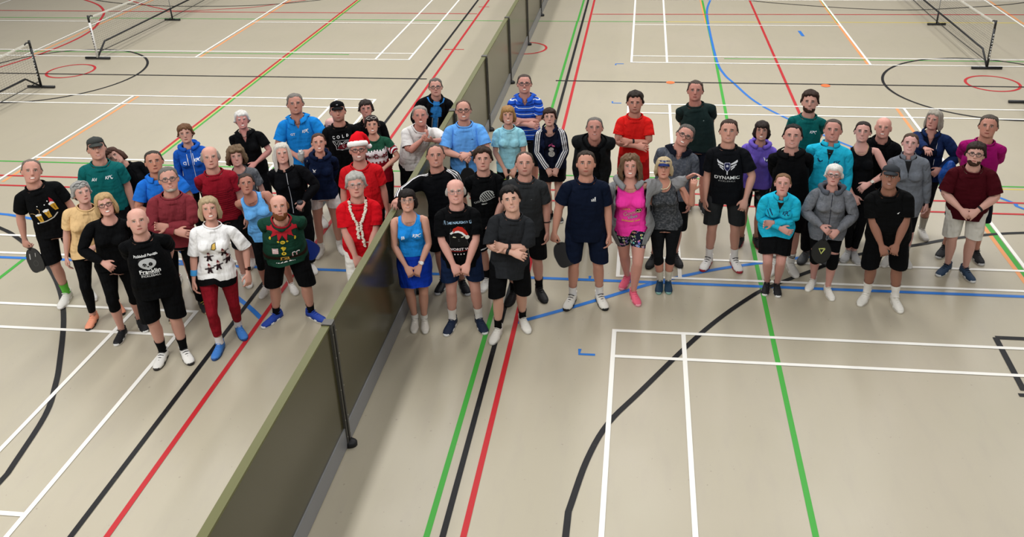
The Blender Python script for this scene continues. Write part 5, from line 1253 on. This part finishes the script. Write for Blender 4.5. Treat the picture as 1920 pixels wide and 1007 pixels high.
 dict(id=31, sex='M', H=1.80, feet=[(-1.98, .69), (-1.72, .69)], head=(-1.93, .66), hair=('recede', '#4a423c'), tone='#b67e68', smile=1, top=dict(k='long', c='#0a0b0e', pat=ST_W), bottom=dict(k='loose', c='#0c0d10', z=.54), shoes=('#10141e', '#c9ccd0', '#16181c'), arms=(((-2.265, .24, 1.33, 1), (.8, .2, -.5), .6, .6), 'behind'), girth=1.02, label='man in black top with three white shoulder stripes reaching to the barrier'),
 dict(id=32, sex='M', H=1.74, feet=[(-1.48, .77), (-1.35, .78)], head=(-1.43, .72), hair=('quiff', '#33261e'), tone='#c08c76', smile=0, top=T_('#0a0b0d', print=shell(), hem=.80), bottom=dict(k='loose', c='#0c0d10', z=.52, pat=lambda m, x, y, z: m.mix((z-.548).abs().lt(.006), '#d9d9d9')), socks=('#121316', .22), shoes=WH, arms=('behind', 'clasp'), girth=1.02, label='young man with quiff, black tee with grey shell print, white-trimmed black shorts'),
 dict(id=33, sex='M', H=1.80, feet=[(-1.14, .50), (-.82, .60)], head=(-.95, .51), hair=('recede', '#4a4038'), tone='#c08a74', smile=0, stubble=.3, beardc='#5a4a40', top=T_('#2b2d2f', neck='crew', print=dot(.07, 1.29, '#6a6c6e', .006), hem=.82), bottom=dict(k='loose', c='#0e0f11', z=.54), socks=('#0d0e10', .22), shoes=BLK, arms=('behind', 'down'), wrist=[(1, -.0+.10, .012, '#1a1412')], girth=1.14, label='man with receding dark hair in charcoal tee, behind the young man folding his arms'),
 dict(id=34, sex='F', H=1.65, feet=[(-2.10, -.12), (-1.99, -.12)], head=(-2.04, -.17), hair=('fringe', '#1f1917'), glasses='#8a8a8a', tone='#c08a70', smile=1, top=dict(k='tank', c='#1e7fcc', neck='deep', print=kpc(.066, 1.275, h=.034)+ini('JB', -.075, 1.265, h=.030), hem=.985), bottom=dict(k='skirt', c='#10339c', z=.60, w=1.02), socks=('#d0cec8', .15), shoes=('#cfcac0', '#d6d2ca', '#dedad2'), arms=('clasp', 'clasp'), wrist=[(1, .03, .022, '#e6e4e0', '#e9e9ea')], necklace=('#a87c4a', 1.34), girth=1.02, footyaw=.05, label='dark-haired woman in blue vest lettered JB and KPC with royal blue skirt'),
 dict(id=35, sex='M', H=1.76, feet=[(-1.71, -.12), (-1.39, -.07)], head=(-1.55, -.15), hair=('horseshoe', '#b9b2aa'), glasses='#8a8a8a', tone='#c8907c', brow='#b09a88', smile=1, top=T_('#0a0b0d', print=cat(), hem=.80, sl=.23), bottom=dict(k='loose', c='#16233e', z=.62), socks=('#dcdad6', .24), shoes=NV, arms=('clasp', 'clasp'), girth=1.1, belly=.02, label='bald man in black tee with a cat in a Santa hat and THE NAUGHTY LIST'),
 dict(id=36, sex='M', H=1.72, feet=[(-1.20, -.24), (-.93, -.02)], head=(-.98, -.19), hair=('quiff', '#181413'), tone='#c8987e', smile=1, top=T_('#26282b', hem=.74, sl=.27), bottom=dict(k='loose', c='#0a0b0d', z=.52), socks=('#0d0e10', .21), shoes=('#d8d5cc', '#cfccc4', '#e6e3da'), arms=('fold', 'fold2'), wrist=[(1, .04, .03, '#0c0d0f'), (-1, .04, .03, '#0c0d0f')], girth=1.1, face=(0, 0, -.14), label='young man with thick black hair, arms folded over an oversized charcoal tee'),
 dict(id=37, sex='M', H=1.84, feet=[(-.48, .47), (-.14, .51)], head=(-.31, .46), hair=('short', '#33281f'), tone='#bd846a', smile=0, stubble=.5, beardc='#4a3a2e', top=T_('#0e1628', print=tri_logo(.075, 1.29), hem=.80, sl=.21), bottom=dict(k='loose', c='#111a2e', z=.54), socks=('#dcdbd8', .20), shoes=('#dcd9d0', '#1c1c1e', '#141416'), arms=(((.30, -.06, .87), (.8, .6, 0), 0, .9), 'down'), girth=1.12, label='man in navy tee with small white triangle logo and navy shorts, holding a black paddle'),
 dict(id=38, sex='M', H=1.82, feet=ft(-.36, 2.12), head=(-.29, 1.76), hair=('crop', '#6a655f'), tone='#b87c68', smile=1, top=T_('#0c0d0f'), over=dict(c='#17191b', open=.045, zip='#c2c4c4', hem=.80), bottom=dict(k='loose', c='#111214', z=.12, n='trousers'), shoes=BLK, arms=('behind', 'behind'), girth=1.18, label='older man with cropped grey hair leaning forward in a black zip jacket'),
 dict(id=39, sex='M', H=1.80, feet=ft(.16, 2.56), head=(.16, 2.49), hair=('quiff', '#2c241f'), tone='#bd8068', smile=0, stubble=.25, beardc='#5a4a40', top=T_('#c81f1c', sl=.19), bottom=dict(k='loose', c='#9c1618', z=.50), arms=('fold', 'fold2'), wrist=[(1, .04, .024, '#111214', '#0c0d10')], girth=1.02, face=(0, -.1, 0), label='man with spiked dark hair, arms folded over a bright red tee'),
 dict(id=40, sex='F', H=1.74, feet=[(.11, .93), (.23, .60)], head=(.14, .70), hair=('wave', '#6e5540'), tone='#c88c78', smile=2, top=dict(k='tank', c='#e8389a', neck='deep', print=vibes(), hem=.84), over=dict(c='#7f8082', hood=1, open=.115, hem=.62), bottom=dict(k='tight', c='#1d2233', z=.66, pat=pat_colour, n='patterned_shorts'), shoes=('#e0607a', '#e9a0ac', '#f07a90'), arms=('down', ((.74, .83, 1.40, 1), (.3, .5, -.6), .2, .3)), necklace=('#9a7a4a', 1.33), girth=1.24, belly=.02, label='woman in bright pink vest and open grey hooded jacket with multicoloured patterned shorts'),
 dict(id=41, sex='F', H=1.65, feet=[(.50, .87), (.60, .88)], head=(.49, .81), hair=('fringe', '#b9a684'), hat=('visor', '#1c2858', '#1c2858', '#8a96b4'), tone='#bd8268', smile=0, top=dict(k='tank', c='#33363a', neck='deep', pat=pat_heather, hem=.86), bottom=dict(k='tight', c='#15171a', z=.36, n='capri_leggings'), socks=('#c4bfb0', .24), shoes=('#12324a', '#7fa8a0', '#183c54'), arms=('behind', ((.80, .70, 1.32, 1), (.6, -.3, -.8), .5, .7)), necklace=('#d8cfae', 1.40, .005), girth=1.1, footyaw=.05, label='blonde woman in navy sun visor, grey vest top and black capri leggings'),
 dict(id=42, sex='M', H=1.80, feet=[(.42, 1.45), (.71, 1.50)], head=(.69, 1.44), hair=('short', '#55504c'), glasses='#2a2a2c', tone='#bd826e', smile=2, top=T_('#454a54', neck='polo', collar='#10131f', v=.08, pat=pat_heather, sl=.23), bottom=dict(k='loose', c='#121316', z=.50), shoes=BLK, arms=('behind', 'down'), girth=1.14, face=(0, 0, .38), label='smiling man with glasses tilting his head, grey polo with navy collar'),
 dict(id=43, sex='M', H=1.84, feet=ft(1.0, 2.93), head=(.90, 2.87), hair=('short', '#4a3f38'), tone='#b57864', smile=0, top=T_('#1c2b2a', sl=.20, print=dot(.085, 1.29, '#8a9a98', .007)), bottom=dict(k='loose', c='#141824', z=.52), shoes=BL, arms=('behind', 'behind'), girth=1.2, belly=.02, label='broad man in dark green tee with hands behind his back'),
 dict(id=44, sex='M', H=1.86, feet=[(1.06, 1.44), (1.40, 1.44)], head=(1.20, 1.42), hair=('short', '#3c2c22'), tone='#c08a72', smile=1, top=T_('#101216', print=dynamic(), hem=.82, sl=.22), bottom=dict(k='loose', c='#2b2d2f', z=.56), socks=('#dcdad6', .22), shoes=('#e0deda', '#a02c38', '#1a1a1c'), arms=('down', ((.20, -.16, .92), (.9, .5, 0), .4, .5)), girth=1.02, label='man in black tee with winged paddle logo reading DYNAMIC, dark grey shorts'),
 dict(id=45, sex='F', H=1.66, feet=ft(1.60, 2.0), head=(1.63, 1.94), hair=('fringe', '#2b211e'), tone='#b5806a', smile=2, top=dict(k='long', c='#6a56b4', hood='#6a56b4', neck='scoop', hem=.86, n='hoodie', print=[(el(.10, 1.30, .018, .02), '#1c2058'), (el(.10, 1.30, .007, .007), W_), (stroke([(.06, 1.325), (.08, 1.30)], .008), W_), (stroke([(.135, 1.325), (.12, 1.30)], .008), W_)]), bottom=dict(k='loose', c='#1c1f22', z=.58, pat=pat_camo), shoes=('#1a1b1e', '#b0304a', '#222326'), arms=('down', 'down'), girth=1.06, label='dark-haired woman in purple hoodie and camouflage shorts'),
 dict(id=46, sex='M', H=1.86, feet=ft(1.93, 1.38), head=(1.87, 1.31), hair=('short', '#191412'), tone='#c08a78', smile=1, top=dict(k='long', c='#0a0a0c', hem=.80, collar='#0a0a0c'), bottom=dict(k='loose', c='#0d0e10', z=.54), socks=('#d8d6d2', .22, BK2), shoes=WH, arms=('behind', 'behind'), girth=1.1, label='young man with black hair in black shirt, behind the squatting woman in turquoise'),
 dict(id=47, sex='M', H=1.80, feet=ft(2.26, 2.66), head=(2.26, 2.60), hair=('quiff', '#33241c'), tone='#c08c76', smile=1, beard=('#3a281e', .006, 1.590), top=T_('#0d5654', print=kpc(.072, 1.30)+ini('R', -.072, 1.30)), bottom=dict(k='loose', c='#121418', z=.50), shoes=('#9ad84a', '#1a1b1e', '#b8e870'), arms=('behind', 'behind'), girth=1.06, label='bearded man with swept-up hair in teal tee lettered KPC'),
 dict(id=48, sex='F', H=1.64, feet=[(1.69, .92), (1.81, .90)], head=(1.72, .72), hair=('pulled', '#7a5c42'), tone='#c48c7c', smile=0, crouch=.06, pel=(0, .08), top=dict(k='long', c='#1fa8c8', stand='#1fa8c8', vp=('#0c0d10', .10), print=kpc(.072, 1.31, '#12345a', .03)+[(stroke([(-.11, 1.33), (-.07, 1.295)], .010), '#12345a'), (stroke([(-.13, 1.31), (-.09, 1.27)], .008), '#12345a')], hem=.78, n='fleece'), bottom=dict(k='skirt', c='#0b0c0e', z=.58), shoes=BL, arms=('fold', 'fold2'), girth=1.12, footyaw=.1, kneeyaw=0, label='squatting woman in turquoise fleece with folded arms and black skirt'),
 dict(id=49, sex='M', H=1.82, feet=ft(2.33, 1.68), head=(2.35, 1.61), hair=('crop', '#4e453e'), tone='#bd8270', smile=1, top=dict(k='long', c='#1fa8c8', stand='#1fa8c8', vp=('#0c0d10', .11), print=kpc(.085, 1.315, '#12345a', .03)+[(stroke([(-.12, 1.33), (-.08, 1.31), (-.06, 1.325)], .010), '#12345a')], hem=.82, n='fleece'), bottom=dict(k='loose', c='#0e1013', z=.12, n='trousers'), shoes=('#4a4c4e', '#2a2b2d', '#6a6c6e'), arms=('behind', 'down'), girth=1.18, belly=.02, label='broad man in turquoise fleece standing behind the white-haired woman in grey'),
 dict(id=50, sex='F', H=1.60, feet=[(2.20, 1.04), (2.37, .87)], head=(2.25, .86), hair=('wshort', '#dcdad4'), glasses='#6a6a6c', tone='#c08a7a', smile=0, top=dict(k='jacket', c='#63666c', hood='#4a4e56', neck='scoop', pat=pat_heather, zip=('#1c2030', .80, .01), hem=.78), bottom=dict(k='tight', c='#0c0d10', z=.62, n='shorts'), pads=1, shoes=('#d8d5cc', '#e2e0d8', '#e9e7e0'), arms=('waist', ((.11, -.24, 1.04), (1, .3, -.4), .2, .8)), girth=1.1, label='white-haired woman with glasses in grey zipped hoodie, black knee pads, holding a dark paddle'),
 dict(id=51, sex='F', H=1.76, feet=[(2.72, 1.74), (2.82, 1.72)], head=(2.70, 1.74), hair=('pulled', '#2a1f1b'), tone='#c69080', smile=1, top=dict(k='tank', c='#0c0d10', neck='deep', hem=.86), bottom=dict(k='tight', c='#0d0e11', z=.14), shoes=('#b9b9b8', '#d0d0ce', '#c4c4c2'), arms=('clasp', 'waist'), wrist=[(1, .03, .02, '#1a1412', '#d0ccc0')], necklace=('#c9b48a', 1.38), girth=.98, label='tall woman with dark hair tied back in a black vest top'),
 dict(id=52, sex='M', H=1.72, feet=ft(3.0, 2.12), head=(2.99, 1.99), tone='#c88c78', brow='#a08878', smile=2, top=T_('#0f1012'), over=dict(c='#0d0e11', open=.04, zip='#9a9c9e', hem=.84), bottom=dict(k='loose', c='#111215', z=.12, n='trousers'), arms=('down', 'down'), girth=1.1, label='smiling bald man in black zip jacket'),
 dict(id=53, sex='F', H=1.70, feet=ft(3.28, 1.66), head=(3.18, 1.57), hair=('pulled', '#4a382c'), tone='#c8968a', smile=1, top=dict(k='jacket', c='#666b73', vp=('#101114', .14), stand='#666b73', hem=.66, n='fleece'), bottom=dict(k='tight', c='#121317', z=.48), socks=('#b4b2ac', .25), shoes=('#c0beb8', '#d2d0ca', '#cfcdc8'), arms=('down', 'down'), girth=1.06, label='young woman in long oversized grey fleece beside the man in the grey cap'),
 dict(id=54, sex='M', H=1.72, feet=[(2.73, .79), (3.05, .70)], head=(2.74, .61), hair=('crop', '#1c1816'), hat=('cap', '#33363a', '#2e3135'), tone='#8e5f48', smile=1, top=T_('#0a0b0c', print=[(pg((.075, 1.28), (.10, 1.292), (.085, 1.272)), W_)], hem=.80, sl=.23), bottom=dict(k='loose', c='#0a0b0d', z=.50), socks=('#d9d7d2', .25), shoes=('#d6d3ca', '#dedbd2', '#e6e3da'), arms=('clasp', 'clasp'), girth=1.24, belly=.045, label='stocky man in grey cap, plain black tee and black shorts, hands clasped low'),
 dict(id=55, sex='F', H=1.70, feet=ft(3.66, 2.38), head=(3.63, 2.32), hair=('bob', '#9a9488'), tone='#b98270', smile=0, top=T_('#131a2e', v=.10), over=dict(c='#16264a', open=.06, zip='#c9ccd0', hem=.84), bottom=dict(k='tight', c='#17181c', z=.46), socks=('#a8a69e', .28), arms=(((3.43, 1.70, 1.40, 1), (.8, .2, -.6), .5, .4), ((.16, -.20, 1.08), (1, .3, -.4), .2, .7)), girth=1.06, face=(-.3, 0, 0), label='woman with grey bob in navy jacket, a bright blue coat over her arm'),
 dict(id=56, sex='M', H=1.82, feet=[(3.88, 1.94), (4.24, 1.83)], head=(4.06, 1.83), hair=('short', '#4e463e'), tone='#b57a62', smile=0, top=T_('#8a0f5c', sl=.23), bottom=dict(k='loose', c='#10141f', z=.52), shoes=('#15161a', '#c4c4c2', '#1e1f22'), arms=('behind', 'behind'), girth=1.12, label='man in magenta tee standing behind the man in maroon'),
 dict(id=57, sex='M', H=1.70, feet=[(3.77, 1.49), (4.0, 1.41)], head=(3.78, 1.30), hair=('thick', '#2e231d'), glasses='#2e2c2c', tone='#c69480', smile=0, beard=('#3e2a20', .004, 1.585), top=T_('#3c0a12', hem=.78, sl=.25), bottom=dict(k='loose', c='#c6c4bc', z=.54), shoes=('#243a52', '#d2d2d0', '#15181e'), arms=('waist', 'waist'), wrist=[(1, .03, .024, '#141416', '#0e0e10')], girth=1.2, belly=.04, footyaw=.45, label='bearded man with glasses in dark maroon tee and pale shorts'),
]
for P in PPL:
    mx = (P['feet'][0][0]+P['feet'][1][0])/2; my = (P['feet'][0][1]+P['feet'][1][1])/2
    P['yaw'] = math.atan2(CAM.x-mx, my-CAM.y)*.75+P.get('yawo', 0)
    person(P)

# ------------------------------------------------------------------ carried things
def hand(i, s, t=.60, dn=.03):
    root, T, sc, loc, *_ = PEOPLE[i]; b = 5+8*(0 if s == 1 else 1); gi = PEOPLE[i][7]
    n_ = A_([-AZ*s, 0, -AX]); return T[b+2](SH[s]+ARMD[s]*t+n_*dn+A_([s*(gi-1)*.10, 0, 0]))*sc+loc
def paddle(at, d, nrm, label, face='#17181a', edge='#0e0f10', art=None, rnd=0, handle='#1b1b1d'):
    """at = hand grip point, d = direction from hand to face, nrm = face normal"""
    d = Vector(d).normalized(); n = Vector(nrm); n = (n-d*n.dot(d)).normalized(); u = d.cross(n)
    r = empty('pickleball_paddle', tuple(at)); m = Matrix((u.to_tuple()+(0,), n.to_tuple()+(0,), d.to_tuple()+(0,), (0, 0, 0, 1))).transposed(); m.translation = Vector(tuple(at)); r.matrix_world = m
    tag(r, label, 'paddle', 'pickleball paddles in hand')
    w, z0, z1 = .100, .07, .34; N = 40; out = []
    for k in range(N):
        a = 2*math.pi*k/N; c, s = math.cos(a), math.sin(a); e = 2.0 if rnd else 3.4
        q = (abs(c)**e+abs(s)**e)**(-1/e); x, z = w*c*q, (z0+z1)/2+(z1-z0)/2*s*q
        if s < -.2: x *= 1-.35*((-s-.2)/.8)
        out.append((x, z))
    def slab(sc_, y): return [(x*sc_, y, (z0+z1)/2+(z-(z0+z1)/2)*sc_) for x, z in out]
    G().rings([slab(.985, -.0065), slab(.985, .0065)]).obj('paddle_face', plain(face, .45, .4), r, False)
    G().rings([[(x*1.0, y, z) for x, z in out] for y in (-.008,)]+[slab(1.02, -.006), slab(1.02, .006), slab(1.0, .008)], cap=False).obj('edge_guard', plain(edge, .5), r)
    G().rings([ring((0, 0, z), (.017*k, 0, 0), (0, .013*k, 0), 10) for z, k in ((-.06, 1.15), (-.05, 1.15), (-.045, 1), (.06, 1), (.085, .9))]).obj('handle', plain(handle, .8), r)
    if art:
        for sh, c in art:
            G().add([(a, .0075, z0+b) for a, b in sh[0]]+[(a, -.0075, z0+b) for a, b in sh[0]], list(sh[1])+[tuple(i+len(sh[0]) for i in q[::-1]) for q in sh[1]]).obj('face_graphic', plain(c, .5), r, False)
    return r
tocam = lambda p: (CAM.x-p[0], CAM.y-p[1], CAM.z-p[2])
p = hand(1, -1); paddle(p, (.35, -.25, -.9), (-.15, -1, .35), 'black paddle with faint ring artwork held by the man in the beer-glass tee', '#2b2b2a', art=[(stroke([(.03*math.cos(a), .17+.03*math.sin(a)) for a in [2*math.pi*k/20 for k in range(21)]], .005), '#4a4a48'), (stroke([(-.045, .06), (-.03, .10)], .008), '#a8a8a4'), (stroke([(.03, .05), (.05, .11)], .012), '#b0b0ac')])
p = hand(37, -1); paddle(p, (.45, -.25, -.85), (.2, -1, .3), 'black paddle hanging from the hand of the man in navy', '#1c1c1e', '#33332e')
p = (hand(50, -1)+hand(50, 1))/2; paddle(p+A_([-.05, -.02, .0]), (-.12, -.22, -1), (0, -1, .3), 'rounded dark paddle with a yellow-green triangle emblem', '#171817', '#222222', art=[(stroke([(-.03, .10), (.03, .11), (.0, .16), (-.03, .10)], .014), '#b9c06a')], rnd=1)
p = (hand(27, -1)+hand(27, 1))/2; paddle(p+A_([.03, -.03, -.04]), (.05, -.15, -1), (0, -1, .2), 'black paddle in its cover below the hands of the man in light blue', '#111214', '#2a2b2d')
p = (hand(29, -1)+hand(29, 1))/2; paddle(p+A_([-.02, -.03, 0]), (-.1, -.2, -1), (0, -1, .2), 'black paddle with lime green edge held by the woman in pale turquoise', '#121314', '#a9c63c')
p = hand(15, 1); paddle(p, (.75, .1, -.55), (.2, -1, .3), 'blue paddle sticking out behind the man in the elf tee', '#1d3c9c', '#14214e', handle='#1a1a1c')
p = hand(5, 1); paddle(p, (.35, -.1, -.9), (-.2, -1, .2), 'black paddle held behind the back of the blonde woman in glasses', '#141517', '#1c1c1e')
# dark lidded cup
p = hand(16, 1, .60, .035); cu = empty('travel_cup', tuple(p)); tag(cu, 'small dark lidded cup in the hand of the white-haired woman in black', 'cup')
G().rings([ring((0, 0, z), (r, 0, 0), (0, r, 0), 16) for z, r in ((-.06, .026), (-.055, .028), (.03, .035), (.05, .036))]).obj('cup_body', plain('#1b1c20', .4), cu)
G().rings([ring((0, 0, z), (r, 0, 0), (0, r, 0), 16) for z, r in ((.05, .038), (.062, .038), (.068, .030), (.074, .028))]).obj('lid', plain('#3a3c42', .35), cu)
# crumpled silver pouch
p = (hand(17, -1)+hand(17, 1))/2; g = G(); g.ell((0, 0, 0), (.045, .035, .075), 18, 14)
g.v = [tuple(Vector(q)*(1+.35*mnoise.noise(Vector(q)*38))) for q in g.v]
po_ = g.obj('foil_pouch', plain('#b9b9b6', .35, .5, .3)); po_.location = (p[0], p[1]-.05, p[2]+.03); tag(po_, 'crumpled silvery pouch held by the tall man in blue polo', 'pouch')
# bright blue coat over the arm
p = hand(55, 1, .45, .0); g = G(); g.ell((0, 0, 0), (.11, .09, .24), 26, 22)
g.v = [(q[0]*(1+.35*mnoise.noise(Vector((q[0]*14, q[1]*14, q[2]*4)))+.12*math.sin(q[2]*22)), q[1]*(1+.3*mnoise.noise(Vector((q[0]*12+5, q[1]*12, q[2]*5)))), q[2]) for q in g.v]
cb = M('coat_nylon', .45, .4).base('#0f4fa8'); cb.bump(cb.noise(14, 3), .8, .03); ob = g.obj('folded_coat', cb.done()); ob.location = (p[0]+.03, p[1]-.07, p[2]-.14); ob.rotation_euler = (.1, -.15, .3); tag(ob, 'bright blue coat draped over the arm of the woman in navy', 'coat')
# garland worn round the neck
root, T, sc, loc, shirt, rr, po, gi, be = PEOPLE[23]
gl = G(); rnd = random.Random(3); bv = BVHTree.FromPolygons([tuple(q) for q in rr], [tuple(q.vertices) for q in shirt.data.polygons]); pol = [tuple(q.vertices) for q in shirt.data.polygons]
path = [(-.082, 1.47), (-.078, 1.42), (-.068, 1.37), (-.048, 1.32), (-.025, 1.27), (-.018, 1.20), (-.022, 1.13), (-.02, 1.08), None, (.082, 1.47), (.078, 1.42), (.068, 1.37), (.045, 1.32), (.018, 1.27), (.014, 1.20), (.020, 1.12), (.028, 1.04), (.034, .97)]
seg = []; cur = []
for q in path:
    if q is None: seg.append(cur); cur = []
    else: cur.append(q)
seg.append(cur)
for s_ in seg:
    for i in range(len(s_)-1):
        for j in range(5):
            u = s_[i][0]+(s_[i+1][0]-s_[i][0])*j/5+rnd.uniform(-.006, .006); v = s_[i][1]+(s_[i+1][1]-s_[i][1])*j/5
            h = bv.ray_cast(Vector((u, -1, v)), Vector((0, 1, 0)))
            y = h[0].y if h[0] is not None else -.05
            q = A_([[u, y-.012, v]]); w3 = (lbs(q, wts(q), T)*sc)[0]
            g2 = G().ell((0, 0, 0), (.019, .006, .012), 8, 5); e = Matrix.Rotation(rnd.uniform(-1.2, 1.2), 3, 'Y') @ Matrix.Rotation(rnd.uniform(-.6, .6), 3, 'X')
            gl.add([tuple(e @ Vector(k)+Vector(w3)) for k in g2.v], g2.f)
go = gl.obj('garland', plain('#dcd3c4', .8), root); go['label'] = 'white petal garland'; go['kind'] = 'stuff'
